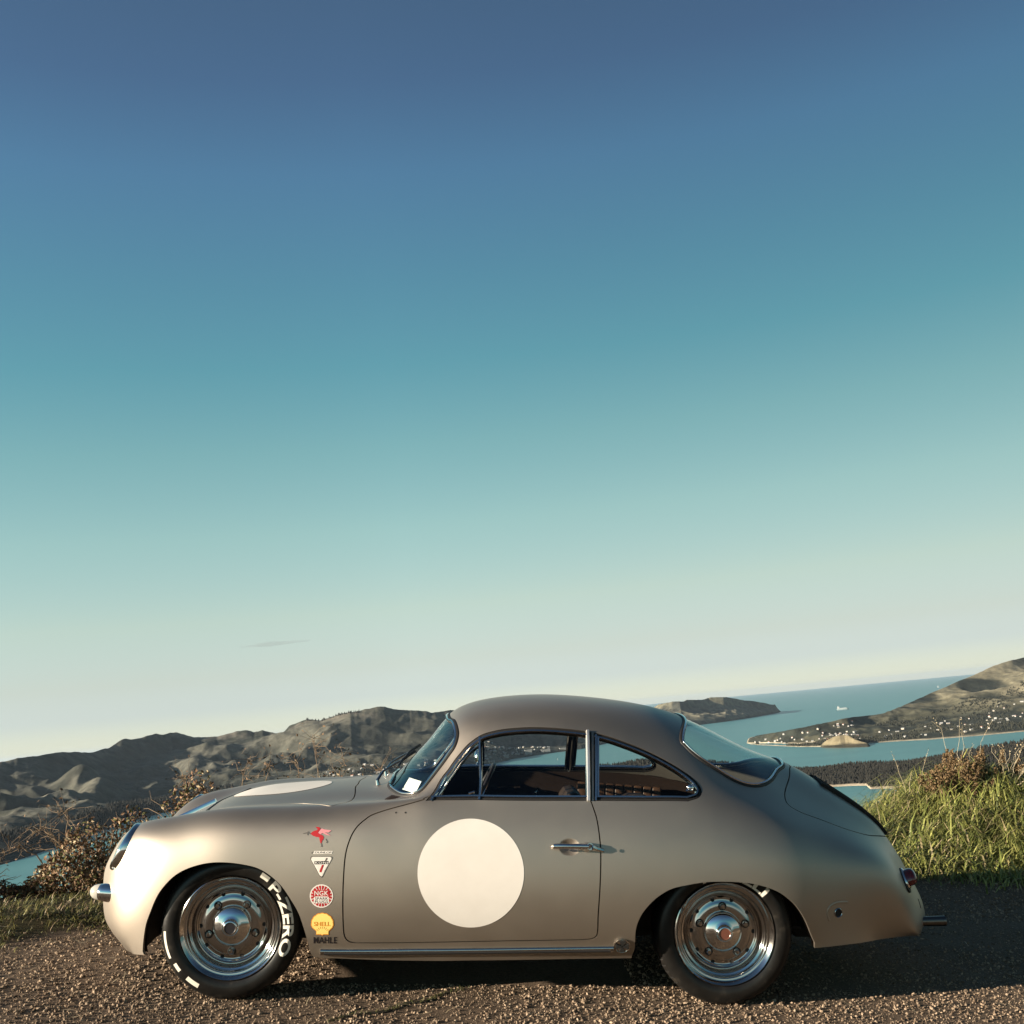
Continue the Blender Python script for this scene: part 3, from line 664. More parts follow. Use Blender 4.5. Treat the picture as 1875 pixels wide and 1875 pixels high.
for sg in (-1, 1):
    f = lookframe((-.512, sg*.545, .592), (-.90, sg*.10, .46))
    b = MB(); b.lathe([(.106,-.05),(.111,-.02),(.112,.0),(.109,.010),(.102,.016),(.096,.014),(.094,.008)], 48, f); rim = b.build('headlight', M['chrome'], car, angle=60)
    b = MB(); b.lathe([(.097,.008),(.09,.013),(.07,.021),(.04,.027),(0,.029)], 40, f); b.build('headlight_lens', M['lens'], rim)
    b = MB(); b.lathe([(.094,.006),(.06,-.02),(.02,-.04),(0,-.042)], 32, f); b.build('reflector', M['chrome'], rim)
    # bullet turn signal below it
    f = lookframe((-.56, sg*.575, .402), (-1, sg*-.12, .03))
    b = MB(); b.lathe([(.041,-.04),(.041,-.01),(.038,.025),(.035,.042),(.032,.046)], 32, f); ind = b.build('turn_signal', M['chrome'], car, angle=50)
    b = MB(); b.lathe([(.034,.044),(.033,.056),(.028,.072),(.019,.083),(.008,.089),(0,.090)], 32, f); b.build('turn_signal_lens', new_mat('clear_amber_lens', (.36, .345, .31), .10, coat=.6) if sg < 0 else bpy.data.materials['clear_amber_lens'], ind)
    # tail lamp
    f = frame_at(1657, 1609)
    if sg > 0: f = Matrix.Diagonal((1,-1,1,1)) @ f
    fx = f @ Matrix.Diagonal((1.0, 1.42, 1.1, 1))
    b = MB(); b.lathe([(.040,-.012),(.041,.004),(.038,.009),(.033,.010)], 36, fx); tl = b.build('tail_lamp', M['chrome'], car)
    b = MB(); b.lathe([(.048,-.006),(.048,.002),(.041,.004)], 36, fx @ Matrix.Translation((-.006, -.012, 0))); b.build('lamp_seal', M['rubber'], tl)
    b = MB(); b.lathe([(.033,.008),(.032,.028),(.027,.040),(.016,.046),(0,.048)], 36, fx); b.build('tail_lamp_lens', M['red_lens'], tl)
for d_, src in ((doors[0], 1), (doors[1], -1)):
    fl = Matrix.Diagonal((1, src, 1, 1))
    f = fl @ frame_at(1043, 1551)
    b = MB(); P = [f @ Vector(p) for p in ((-.072,0,.012),(-.066,0,.023),(-.04,0,.028),(0,0,.029),(.04,0,.028),(.085,0,.026))]
    b.tube(P, [.008,.0115,.0115,.011,.012,.013], 10); hd = b.build('door_handle', M['chrome'], d_)
    b = MB(); b.tube([f @ Vector((.072,.0,.0)), f @ Vector((.078,0,.016)), f @ Vector((.085,0,.032))], [.021,.019,.015], 12); b.tube([f @ Vector((.092,-.002,.024)), f @ Vector((.115,-.008,.012)), f @ Vector((.142,-.014,.006))], [.013,.010,.008], 8); b.build('handle_base', M['chrome'], d_)
    b = MB(); b.lathe([(.007,.0),(.007,.003),(0,.004)], 14, f @ Matrix.Translation((.085, 0, .045))); b.build('key_lock', M['dark'], d_)
for px in (725, 742.5):
    b = MB(); b.lathe([(.0042,.0008),(.0,.0008)], 10, frame_at(px, 1488)); b.build('plug_hole', M['dark'], doors[0])
# jacking hole behind the rear wheel, with the crease round it
f = frame_at(1535, 1671.5)
b = MB(); b.lathe([(.0205,.0015),(.0185,.0032),(.0165,.001)], 28, f); jh = b.build('bumper_hole', M['steel'], car)
b = MB(); b.lathe([(.0168,.0014),(.0,.0014)], 24, f); b.build('hole_plug', M['dark'], jh)
ribbon('crease', line((1552,1652),(1540,1652),(1527,1655),(1518,1663),(1515,1675),(1519,1686)), .010, -.001, .0022, M['paint'], car, closed=False, side='one')
ribbon('bracket_slot', line((1681,1646),(1686,1663)), .010, .0, .0012, M['dark'], (car, car), closed=False, side='pair', round_=False)
# twin-bow engine grille on the lid
gl = []
for r0, r1 in ((22.75, 25.1),):
    L = np.array([(u, 9.15) for u in np.linspace(r0, r1, 24)]+[(u, 9.85) for u in np.linspace(r1, r0, 24)])
    for sd_ in ('pair',):
        fr_ = ribbon('grille_frame', L, .012, -.002, .016, M['dark'], (lid, lid), side='pair', closed=True)
for s_ in range(9):
    v = 9.2+.075*s_
    P = np.array([(u, v) for u in np.linspace(22.8, 25.05, 20)])
    ribbon('grille_slat', P, .009, .0, .013, M['dark'], (lid, lid), closed=False, side='pair')
ribbon('hood_handle', np.array([(u, 9.96) for u in np.linspace(5.5, 6.38, 12)]), .030, -.002, .022, M['chrome'], car, closed=False, side='one')
ribbon('hood_gap_shade', np.array([(6.47, 9.9), (6.48, 9.4),(6.52, 8.4),(6.56, 7.5),(6.62, 6.9),(6.70, 6.6)]), .014, -.004, .004, M['rubber'], (hood, hood), closed=False, side='pair')  # black strip painting in the shade of the gap ahead of the hood
# tail pipes
M['pipe'] = new_mat('dark_steel', (.16, .14, .125), .3, 1.)  # plain dark steel, one even tone
for sg in (-1, 1):
    b = MB(); y = sg*.34
    b.lathe([(.021,0),(.0225,.15),(.0235,.156),(.0205,.157),(.019,.10)], 28, Matrix.Translation((3.045, y, .268)) @ Matrix.Rotation(R(88), 4, 'Y')); tp = b.build('tail_pipe', M['pipe'], car)
b = MB(); b.box((2.50,-.36,.20), (2.80,.36,.26)); b.build('silencer', M['dark'], car)
# wipers resting on the lower edge of the screen
for y0, y1 in ((-.22, .06), (.20, .48)):
    p0 = surf(near_uv(.565, -abs(y0), .86))[0][0]; z0 = p0[2]
    b = MB(); b.tube([(.558, y0, z0), (.553, y0, z0+.022)], [.013, .009], 10); pv = b.build('wiper_pivot', M['chrome'], car)
    pts = [Vector((.553, y0, z0+.02)), Vector((.575, y0+.06, z0+.058)), Vector((.62, y0+.15, z0+.085)), Vector((.655, y0+.23, z0+.10))]
    b = MB(); b.tube(pts, [.007,.006,.005,.004], 8); b.build('wiper_arm', M['steel'], pv)
    b = MB(); b.tube([pts[-1]+Vector((-.01,-.17,-.022)), pts[-1]+Vector((0,0,.0)), pts[-1]+Vector((.05,.12,.03))], .007, 6); b.build('wiper_blade', M['rubber'], pv)
# mirror on the far door
b = MB(); b.tube([(1.02,.74,.835),(1.02,.78,.87)], [.012,.007], 8); b.lathe([(.0,-.022),(.026,-.016),(.038,-.004),(.040,.006),(.036,.007),(0,.0075)], 24, lookframe((1.02,.79,.893), (1,-.25,0))); b.build('door_mirror', M['chrome'], doors[1])
ql = lookframe(tuple(surf(S(1270,1447))[0][0]), (0,-1,0.1))
b = MB(); b.lathe([(.012,-.03),(.014,-.012),(.008,-.006),(0,-.005)], 14, ql @ Matrix.Translation((-.012,.01,0))); b.tube([ql @ Vector((-.012,.01,-.016)), ql @ Vector((-.030,-.004,-.014))], .005, 6); b.build('window_latch', M['chrome'], qwin[0])
b = MB(); q = Vector(surf(S(859,1455))[0][0]); b.tube([q+Vector((0,.01,-.012)), q+Vector((0,-.002,.006)), q+Vector((.022,.004,.012))], .006, 8); b.build('vent_catch', M['chrome'], dwin[0])

# ------------------------------------------------------------------ stickers: outlines in photograph units, laid on the skin
def circle(cx, cy, rx, ry=None, n=48, a0=0): return [(cx+rx*math.cos(a0+2*math.pi*k/n), cy+(ry or rx)*math.sin(a0+2*math.pi*k/n)) for k in range(n)]
def lay(name, polys, mat, parent, lift=.001, step=None, faces=None, verts=None):
    """Vinyl cut to the polygons (even-odd) and laid lift metres above the skin."""
    if verts is None:
        pts, edges = [], []
        for q in polys:
            i0 = len(pts); pts += [Vector(p) for p in q]; edges += [(i0+k, i0+(k+1) % len(q)) for k in range(len(q))]
        A = np.array([p for q in polys for p in q]); lo, hi = A.min(0), A.max(0); step_ = step or max((hi-lo).max()/14, 2.)
        for x in np.arange(lo[0]+step_/2, hi[0], step_):
            for y in np.arange(lo[1]+step_/2, hi[1], step_): pts.append(Vector((x+.013, y+.007)))
        v, e_, f, *_r = geometry.delaunay_2d_cdt(pts, edges, [], 0, 1e-5)
        V = np.array([(p.x, p.y) for p in v]); F = np.array([tuple(t) for t in f]); c = V[F].mean(1)
        m = np.zeros(len(F), bool)
        for q in polys: m ^= inside(c, np.array(q))
        F = F[m]; ids, inv = np.unique(F, return_inverse=True); V = V[ids]; F = inv.reshape(-1, 3)
    else: V, F = np.asarray(verts), faces
    UV = np.array([S(*p) for p in V]); P, N, _, _ = surf(UV)
    return link(name, mesh_from(name, P+N*lift, F, True), mat, parent)
def words(name, txt, box, mat, parent, lift, bold=0., shear=0., space=1.):
    V, F = text_mesh(txt, bold, shear, space); x0, y0, x1, y1 = box
    V, F = subdivide2d(V*[x1-x0, y1-y0], F, 6.); V = np.stack([x0+V[:, 0], y1-V[:, 1]], 1)
    return lay(name, None, mat, parent, lift, faces=F, verts=V)
body = COL.objects['body']
rd = lay('roundel', [circle(862, 1598.6, 97.5, 99.5, 96)], M['white_vinyl'], doors[0], .001, step=9)
# the roundel on the hood is laid from above
hc = [(8.05+.95*math.cos(q), 9.03-1.0*math.sin(q)*1.9) for q in np.linspace(0, 2*math.pi, 64, endpoint=False)]
hc = [c for c in hc]
def lay_uv(name, C, R_, mat, parent, lift):
    """A disc on the hood, round in plan, centred at (x, y)."""
    V = []; F = []; n = 72; rings = 16
    for r in range(rings+1):
        for k in range(n): V.append((C[0]+R_*r/rings*math.cos(2*math.pi*k/n), C[1]+R_*r/rings*math.sin(2*math.pi*k/n)))
    for r in range(rings): F += [(r*n+k, r*n+(k+1) % n, (r+1)*n+(k+1) % n, (r+1)*n+k) for k in range(n)]
    W = []
    for x, y in V:
        loc, nn, *_ = BVH.ray_cast(Vector((x, -abs(y)-1e-4, 1.5)), Vector((0,0,-1))); uv = near_uv(*loc); P, N, _, _ = surf(uv); p = P[0]+N[0]*lift; W.append((p[0], math.copysign(p[1], y if abs(y) > 1e-6 else -1), p[2]))
    return link(name, mesh_from(name, W, [f[::-1] for f in F] if 0 else F, True), mat, parent)
lay_uv('roundel', (.075, -.02), .235, M['white_vinyl'], hood, .0015)
Z = lambda x, y: (530+x*.14397, 1490+y*.144)                                  # from the enlarged sticker column
def ZP(*p): return [Z(*q) for q in p]
pg = lay('winged_horse_sticker', [ZP((332,165),(350,170),(372,170),(392,180),(390,203),(374,222),(362,240),(385,262),(418,272),(438,298),(432,325),(414,346),(408,372),(396,378),(386,345),(378,300),(342,296),(302,282),(268,256),(288,234),(318,217),(350,210),(360,197),(345,182))], M['vinyl_red'], body, .001, step=2.5)
lay('horse_wing', [ZP((366,244),(398,200),(420,190),(440,200),(535,214),(498,240),(455,238),(528,280),(470,270),(425,246),(392,262))], M['vinyl_pink'], pg, .0014, step=2.5)
lay('horse_foreleg', [ZP((268,256),(240,222),(225,236),(170,252),(176,258),(228,248),(226,272),(236,276),(242,244),(262,262))], M['vinyl_grey'], pg, .0011, step=2.5)
lay('horse_hindleg', [ZP((396,378),(410,374),(414,402),(418,420),(396,420),(405,404))], M['vinyl_grey'], pg, .0011, step=2.5)
lay('horse_hindleg', [ZP((456,320),(466,318),(490,358),(476,374),(464,372),(474,356))], M['vinyl_grey'], pg, .0011, step=2.5)
du = lay('tyre_maker_sticker', [ZP((318,474),(551,474),(540,508),(300,512))], M['white_vinyl'], body, .001); words('lettering', 'DUNLOP', (*Z(320,481), *Z(540,503)), M['vinyl_black'], du, .0014, bold=.004, shear=.3)
lay('arrow_mark', [ZP((276,498),(300,482),(304,492),(286,508))], M['vinyl_grey'], body, .001)
def rounded_tri(k): c = np.array((406, 640.)); return [tuple(c+(np.array(p)-c)*k) for p in ((268,556),(276,544),(292,540),(520,540),(538,544),(548,558),(544,576),(424,800),(406,813),(388,800),(264,576))]
ko = lay('triangle_sticker', [ZP(*rounded_tri(1.0))], M['vinyl_grey'], body, .001)
lay('triangle_face', [ZP(*rounded_tri(.91))], M['white_vinyl'], ko, .0014)
lay('shock_absorber', [ZP((384,722),(414,650),(440,650),(408,744),(384,744))], M['vinyl_red'], ko, .0018); lay('shock_rod', [ZP((450,600),(468,562),(484,562),(484,578),(464,606))], M['vinyl_grey'], ko, .0018)
lay('name_bar', [ZP((318,604),(496,600),(496,640),(318,644))], M['vinyl_black'], ko, .0018); words('lettering', 'KONI', (*Z(328,610), *Z(488,636)), M['white_vinyl'], ko, .0022, bold=.008, space=1.15)
cc = Z(407, 1046)
nk = lay('spark_plug_sticker', [circle(*cc, 21.4)], M['white_vinyl'], body, .001)
rays = []
for k in range(20):
    a0, a1 = 2*math.pi*(k+.12)/20, 2*math.pi*(k+.88)/20
    rays.append([(cc[0]+r*math.cos(a_), cc[1]+r*math.sin(a_)) for r, a_ in ((11.5, a0+.02), (19.2, a0), (19.2, (a0+a1)/2), (19.2, a1), (11.5, a1-.02))])
lay('red_ray', rays, M['vinyl_red'], nk, .0014)['kind'] = 'stuff'
lay('red_field', [[(cc[0]-14.5, cc[1]-11), (cc[0]+14.5, cc[1]-11), (cc[0]+16, cc[1]+0.5), (cc[0]-16, cc[1]+.5)]], M['vinyl_red'], nk, .0017)
lay('white_field', [[(cc[0]-13.5, cc[1]+1.3), (cc[0]+13.5, cc[1]+1.3), (cc[0]+14, cc[1]+13), (cc[0]-14, cc[1]+13)]], M['white_vinyl'], nk, .0017)
words('lettering', 'NGK', (cc[0]-12.8, cc[1]-9.6, cc[0]+12.8, cc[1]-1.0), M['white_vinyl'], nk, .0021, bold=.012, space=1.08)
words('lettering', 'SPARK', (cc[0]-11.8, cc[1]+2.0, cc[0]+11.8, cc[1]+6.8), M['vinyl_black'], nk, .0021, bold=.0, space=1.12); words('lettering', 'PLUGS', (cc[0]-11.8, cc[1]+7.6, cc[0]+11.8, cc[1]+12.4), M['vinyl_black'], nk, .0021, bold=.0, space=1.12)
def shell(k):
    c = np.array((418, 1395.)); P = []
    for q in np.linspace(R(200), R(-20), 64):
        s_ = 1+.035*abs(math.sin((q-R(-20))/R(220)*9*math.pi)); P.append((418+138*s_*math.cos(q), 1395-130*s_*math.sin(q)))
    P += [(548,1445),(500,1490),(498,1534),(440,1534),(418,1544),(396,1534),(340,1534),(342,1490),(288,1445)]
    return [tuple(c+(np.array(p)-c)*k) for p in P]
sh = lay('shell_sticker', [ZP(*shell(1.03))], M['vinyl_orange'], body, .001); lay('shell_face', [ZP(*shell(.955))], M['vinyl_yellow'], sh, .0014)
for k in range(7):
    q = R(40+100*k/6); x, y = math.cos(q), -math.sin(q); p0, p1 = np.array((418+70*x, 1528+70*y)), np.array((418+96*x, 1528+96*y)); t_ = np.array((-y, x))*2.2
    lay('shell_rib', [ZP(*(tuple(v) for v in (p0-t_, p1-t_, p1+t_, p0+t_)))], M['vinyl_orange'], sh, .0018)
words('lettering', 'SHELL', (*Z(312,1372), *Z(522,1426)), M['vinyl_orange'], sh, .0019, bold=.012)
words('piston_maker_lettering', 'MAHLE', (574.2, 1715.6, 617, 1727.2), M['vinyl_black'], body, .001, bold=.02, space=1.06)
# round badge with a flared cross behind the sill moulding
f = frame_at(1139, 1731)
b = MB(); b.lathe([(.034,.0),(.034,.005),(.031,.007),(.0295,.0055),(0,.0055)], 40, f); bd = b.build('cross_badge', M['steel'], car)
b = MB()
for k in range(4):
    q = Matrix.Rotation(R(90*k), 4, 'Z'); Q = [(.003,-.003),(.026,-.0135),(.027,0),(.026,.0135),(.003,.003)]
    V = [f @ q @ Vector((x, y, .0095)) for x, y in Q]+[f @ q @ Vector((x, y, .0052)) for x, y in Q]
    b.add(V, [(0,1,2,3,4)]+[(i, i+5, (i+1) % 5+5, (i+1) % 5) for i in range(5)])
b.build('flared_cross', M['dark'], bd, angle=20)
# registration label inside the screen
SN = [(747,1421),(769,1428),(758,1449.5),(734,1442)]
lb = lay('registration_label', [SN], new_mat('label_paper', (.74, .73, .68), .7), screen, -.010, step=4)
# ------------------------------------------------------------------ the land round the bay (true-scale metres, sea 280 m below the lookout)
SEA = -280.0
def vnoise(x, y, seed=0):
    """Smooth lattice noise in 0..1 for arrays."""
    xi, yi = np.floor(x).astype(np.int64), np.floor(y).astype(np.int64); fx, fy = x-xi, y-yi
    def h(a_, b_):
        n = (a_*374761393+b_*668265263+seed*1442695041) & 0x7fffffff; n = ((n ^ (n >> 13))*1274126177) & 0x7fffffff
        return ((n ^ (n >> 16)) & 0xffff)/65535.0
    u, v = fx*fx*fx*(fx*(fx*6-15)+10), fy*fy*fy*(fy*(fy*6-15)+10)
    return (h(xi, yi)*(1-u)+h(xi+1, yi)*u)*(1-v)+(h(xi, yi+1)*(1-u)+h(xi+1, yi+1)*u)*v
def fbm(x, y, oct=5, seed=0, gain=.5):
    s_, a_, t_ = 0., 1., 0.
    for k in range(oct): s_ = s_+a_*vnoise(x*2**k, y*2**k, seed+k); t_ += a_; a_ *= gain
    return s_/t_
def ridged(x, y, oct=4, seed=0):
    s_, a_, t_ = 0., 1., 0.
    for k in range(oct): s_ = s_+a_*(1-np.sqrt((2*vnoise(x*2**k, y*2**k, seed+k)-1)**2+.012)); t_ += a_; a_ *= .5
    return s_/t_
def az_el(px, py):
    d = A_W @ np.array([(px-937.5)/2022., -(py-937.5)/2022., -1.0]); d /= np.linalg.norm(d)
    return math.atan2(d[0], d[1]), math.asin(d[2])
def track(pts): q = np.array(sorted(az_el(*p) for p in pts)); return q[:, 0], q[:, 1]
def sstep(a_, b_, x): t = np.clip((x-a_)/(b_-a_), 0, 1); return t*t*(3-2*t)
def attr_mat(name, rough=.95, detail_scale=.02, strength=.35, fine=.0, bump=0.):
    """Vertex-painted ground cover, broken up by procedural noise."""
    m = new_mat(name, rough=rough, spec=.1); t = m.node_tree; L = t.links; b = t.nodes['Principled BSDF']
    at = t.nodes.new('ShaderNodeAttribute'); at.attribute_name = 'cover'
    co = t.nodes.new('ShaderNodeTexCoord'); n = t.nodes.new('ShaderNodeTexNoise'); n.inputs['Scale'].default_value = detail_scale; n.inputs['Detail'].default_value = 10; n.inputs['Roughness'].default_value = .65
    mr = t.nodes.new('ShaderNodeMapRange'); mr.inputs[1].default_value = .3; mr.inputs[2].default_value = .7; mr.inputs[3].default_value = 1-strength; mr.inputs[4].default_value = 1+strength
    mul = t.nodes.new('ShaderNodeMix'); mul.data_type = 'RGBA'; mul.blend_type = 'MULTIPLY'; mul.inputs[0].default_value = 1
    L.new(co.outputs['Object'], n.inputs['Vector']); L.new(n.outputs[0], mr.inputs[0]); L.new(at.outputs['Color'], mul.inputs[6]); L.new(mr.outputs[0], mul.inputs[7]); L.new(mul.outputs[2], b.inputs['Base Color'])
    if bump:
        n2 = t.nodes.new('ShaderNodeTexNoise'); n2.inputs['Scale'].default_value = detail_scale*3; n2.inputs['Detail'].default_value = 8
        bp = t.nodes.new('ShaderNodeBump'); bp.inputs['Strength'].default_value = .6; bp.inputs['Distance'].default_value = bump
        L.new(co.outputs['Object'], n2.inputs['Vector']); L.new(n2.outputs[0], bp.inputs['Height']); L.new(bp.outputs[0], b.inputs['Normal'])
    return m
def set_cover(me, rgb):
    ca = me.color_attributes.new('cover', 'FLOAT_COLOR', 'POINT'); a_ = np.ones((len(rgb), 4), np.float32); a_[:, :3] = rgb; ca.data.foreach_set('color', a_.ravel())
def grid_faces(n, m):
    i, j = np.meshgrid(np.arange(n-1), np.arange(m-1), indexing='ij'); q = (i*m+j).ravel(); return np.stack([q, q+m, q+m+1, q+1], 1)
HILL = attr_mat('hill_cover', detail_scale=.016, strength=.55, bump=4.)
class Land:
    """A coast built outwards from its shoreline to its crest, both measured as sight lines."""
    def __init__(s, name, crest, shore, depth, back, relief, spur, palette, n=(420, 120), seed=1, power=.85, kind='structure', crest_noise=.0, gully=1.0, fade=(.006, .006)):
        s.fade = fade
        ca, ce = track(crest); sa, se = track(shore); s.a0, s.a1 = min(ca[0], sa[0]), max(ca[-1], sa[-1])
        s.f = lambda th: (np.interp(th, ca, ce), 280.0/np.tan(-np.interp(th, sa, se)), np.interp(th, [az_el(p, 1300)[0] for p, _ in depth], [d for _, d in depth]))
        s.relief, s.spur, s.seed, s.power, s.back, s.cn, s.gully = relief, spur, seed, power, back, crest_noise, gully
        th = np.linspace(s.a0, s.a1, n[0]); t = np.concatenate([np.linspace(-.04, 1, int(n[1]*.8)), 1+np.linspace(.02, 1, n[1]-int(n[1]*.8))])
        TH, T = np.meshgrid(th, t, indexing='ij'); X, Y, Z, g = s.at(TH, T)
        me = big_mesh(name, np.stack([X, Y, Z], -1).reshape(-1, 3), grid_faces(*TH.shape)[:, ::-1], smooth=True)
        set_cover(me, palette(X, Y, Z, T, g).reshape(-1, 3))
        s.ob = tag(link(name, me, HILL, near=False), kind=kind)
    def at(s, TH, T):
        e_, rs, dp = s.f(TH); edge = sstep(s.a0, s.a0+s.fade[0], TH)*(1-sstep(s.a1-s.fade[1], s.a1, TH))
        zc = (rs+dp)*np.tan(e_)+1.43
        off = np.linspace(-.07, .07, 15); es, rs_s, dp_s = (np.mean([s.f(TH+o)[k] for o in off], 0) for k in range(3))      # the broad rise, without the crest's own notches
        zb = (rs_s+dp_s)*np.tan(es)+1.43; zc = zb+(zc-zb)*sstep(.88, 1.0, T); r = rs+dp*np.minimum(T, 1)+s.back*np.maximum(T-1, 0)
        X, Y = r*np.sin(TH), r*np.cos(TH); tt = np.clip(T, 0, 1)
        wx, wy = X+s.spur*.6*(fbm(X/s.spur/1.7, Y/s.spur/1.7, 3, s.seed+9)-.5), Y
        wy = wy+s.spur*.5*(fbm(X/s.spur/1.7+40, Y/s.spur/1.7, 3, s.seed+13)-.5); g = ridged(wx/s.spur, wy/s.spur/1.25, 4, s.seed); g = .86*g+.14*ridged(wx/s.spur*3.1, wy/s.spur*2.6, 4, s.seed+31)                             # spurs run down to the water
        rise = zc-SEA
        z = SEA+rise*np.power(tt, s.power)+s.relief*(g-.80)*np.minimum(1, 4.5*tt*(1.0-tt))*(.35+.65*tt)*sstep(.03, .32, tt)+s.relief*.10*(fbm(X/s.spur*4, Y/s.spur*4, 4, s.seed+3)-.5)*np.minimum(1, 6*tt)*(1-.7*tt)
        z = z+s.cn*(fbm(TH*260, T*0+3.3, 3, s.seed+5)-.5)*sstep(.7, 1, tt)
        z = np.where(T < 0, SEA+T*200, z); z = np.where(T > 1, z-(rise+30)*np.clip(T-1, 0, 1)**1.2, z)
        return X, Y, SEA-6+(z-SEA+6)*edge, g
def mixc(a_, b_, k): return np.asarray(a_)*(1-k[..., None])+np.asarray(b_)*k[..., None]
def pal_range(X, Y, Z, T, g):
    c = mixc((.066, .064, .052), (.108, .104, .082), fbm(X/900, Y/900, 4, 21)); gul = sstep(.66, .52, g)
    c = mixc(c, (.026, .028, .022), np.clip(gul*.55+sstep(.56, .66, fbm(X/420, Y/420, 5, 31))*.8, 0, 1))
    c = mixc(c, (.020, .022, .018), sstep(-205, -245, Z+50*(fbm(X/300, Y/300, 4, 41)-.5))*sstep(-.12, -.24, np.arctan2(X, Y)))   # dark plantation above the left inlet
    return mixc(c, (.10, .09, .075), sstep(.90, 1.0, T)*sstep(.45, .65, fbm(X/120, Y/120, 4, 51)))
def pal_right(X, Y, Z, T, g):
    c = mixc((.15, .137, .092), (.215, .188, .128), fbm(X/500, Y/500, 4, 22)); low = sstep(-120, -215, Z+90*(fbm(X/260, Y/260, 4, 13)-.5))
    c = mixc(c, (.050, .050, .034), low*.9); sc = np.clip(sstep(.50, .57, fbm(X/230, Y/230, 5, 33))*(.2+low)+sstep(.54, .42, g)*.8, 0, 1)
    c = mixc(c, (.022, .025, .020), np.clip(sc, 0, 1)); return mixc(c, (.36, .31, .23), sstep(-275, -278.5, Z)*.9)
def pal_head(X, Y, Z, T, g):
    c = mixc((.10, .097, .068), (.15, .135, .095), fbm(X/500, Y/500, 4, 25)); c = mixc(c, (.03, .032, .028), sstep(.58, .40, g)); return mixc(c, (.07, .06, .05), sstep(-255, -275, Z))
def pal_forest(X, Y, Z, T, g):
    c = mixc((.014, .012, .010), (.024, .020, .016), fbm(X/90, Y/90, 4, 27)); c = mixc(c, (.10, .085, .055), sstep(.66, .72, fbm(X/300, Y/300, 4, 63))*sstep(.6, .9, T)); return mixc(c, (.40, .33, .24), sstep(-275.5, -278, Z))
def pal_knoll(X, Y, Z, T, g):
    c = mixc((.11, .094, .060), (.15, .127, .082), fbm(X/120, Y/120, 4, 29)); return mixc(c, (.035, .034, .024), sstep(-268, -276, Z+8*(fbm(X/50, Y/50, 3, 2)-.5))*.85)
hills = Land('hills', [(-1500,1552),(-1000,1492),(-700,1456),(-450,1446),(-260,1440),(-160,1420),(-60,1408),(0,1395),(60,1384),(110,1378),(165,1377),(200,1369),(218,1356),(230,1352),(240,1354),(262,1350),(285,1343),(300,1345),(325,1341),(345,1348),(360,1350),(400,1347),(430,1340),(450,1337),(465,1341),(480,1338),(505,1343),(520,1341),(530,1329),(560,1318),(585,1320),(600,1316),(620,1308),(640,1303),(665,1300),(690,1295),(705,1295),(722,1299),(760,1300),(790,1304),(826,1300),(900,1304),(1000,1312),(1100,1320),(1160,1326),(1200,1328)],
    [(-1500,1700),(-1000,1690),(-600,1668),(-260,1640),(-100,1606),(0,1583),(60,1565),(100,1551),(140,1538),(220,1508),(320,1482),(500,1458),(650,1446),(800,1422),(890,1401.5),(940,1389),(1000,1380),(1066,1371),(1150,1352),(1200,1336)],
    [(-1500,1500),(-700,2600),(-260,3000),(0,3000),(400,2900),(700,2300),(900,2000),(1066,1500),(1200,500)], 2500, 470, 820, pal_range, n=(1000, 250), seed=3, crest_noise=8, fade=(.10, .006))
head = Land('headland', [(1190,1300),(1205,1290),(1230,1285),(1250,1284),(1262,1281),(1285,1281),(1300,1277),(1330,1276),(1345,1279),(1362,1282),(1385,1285),(1400,1287),(1415,1291),(1426,1296),(1432,1302)],
    [(1190,1334),(1250,1331),(1290,1326),(1330,1321),(1380,1313),(1420,1306),(1432,1303)], [(1190,900),(1300,1100),(1432,300)], 900, 200, 480, pal_head, n=(300, 100), seed=11, power=.6, crest_noise=12)
right = Land('hillside', [(1362,1360),(1370,1357),(1385,1351),(1400,1346),(1430,1340),(1460,1334),(1490,1328),(1520,1322),(1545,1316),(1575,1312),(1600,1309),(1625,1305),(1640,1299),(1655,1291),(1680,1280),(1700,1271),(1725,1261),(1750,1249),(1775,1239),(1800,1228),(1820,1219),(1845,1211),(1875,1204),(1950,1190),(2050,1184),(2200,1190)],
    [(1362,1361.5),(1380,1363),(1420,1365),(1460,1367),(1500,1367),(1560,1366),(1600,1360),(1650,1356.5),(1700,1354),(1750,1350),(1800,1346),(1875,1339),(2000,1326),(2200,1306)],
    [(1362,120),(1420,420),(1500,700),(1600,1200),(1640,1500),(1750,2300),(1900,3000),(2200,3400)], 1800, 190, 560, pal_right, n=(420, 140), seed=17, power=1.0, crest_noise=4, fade=(.006, .05))
knoll = Land('knoll', [(1496,1368),(1503,1363),(1513,1356),(1524,1350),(1535,1346.5),(1548,1345.5),(1556,1348),(1566,1354),(1578,1358),(1590,1361),(1600,1364)], [(1496,1368.5),(1540,1369),(1600,1367)], [(1496,60),(1540,170),(1600,80)], 160, 10, 90, pal_knoll, n=(90, 36), seed=23, power=.7)
forest = Land('wooded_spit', [(900,1440),(940,1419),(1000,1412),(1066,1409),(1100,1402),(1140,1399),(1170,1393),(1210,1390),(1260,1392),(1330,1398),(1400,1406),(1462,1411),(1500,1409),(1523,1405),(1560,1399),(1600,1398),(1660,1396),(1700,1390),(1760,1378),(1800,1369),(1875,1358),(2000,1340),(2200,1320)],
    [(900,1480),(1000,1470),(1100,1464),(1300,1452),(1440,1443),(1500,1441),(1560,1438),(1588,1437.5),(1592,1444),(1640,1443),(1700,1441),(1800,1436),(1900,1430),(2200,1410)], [(900,300),(1100,500),(1462,420),(1600,600),(2200,900)], 500, 16, 260, pal_forest, n=(420, 70), seed=29, power=.75, fade=(.006, .05))
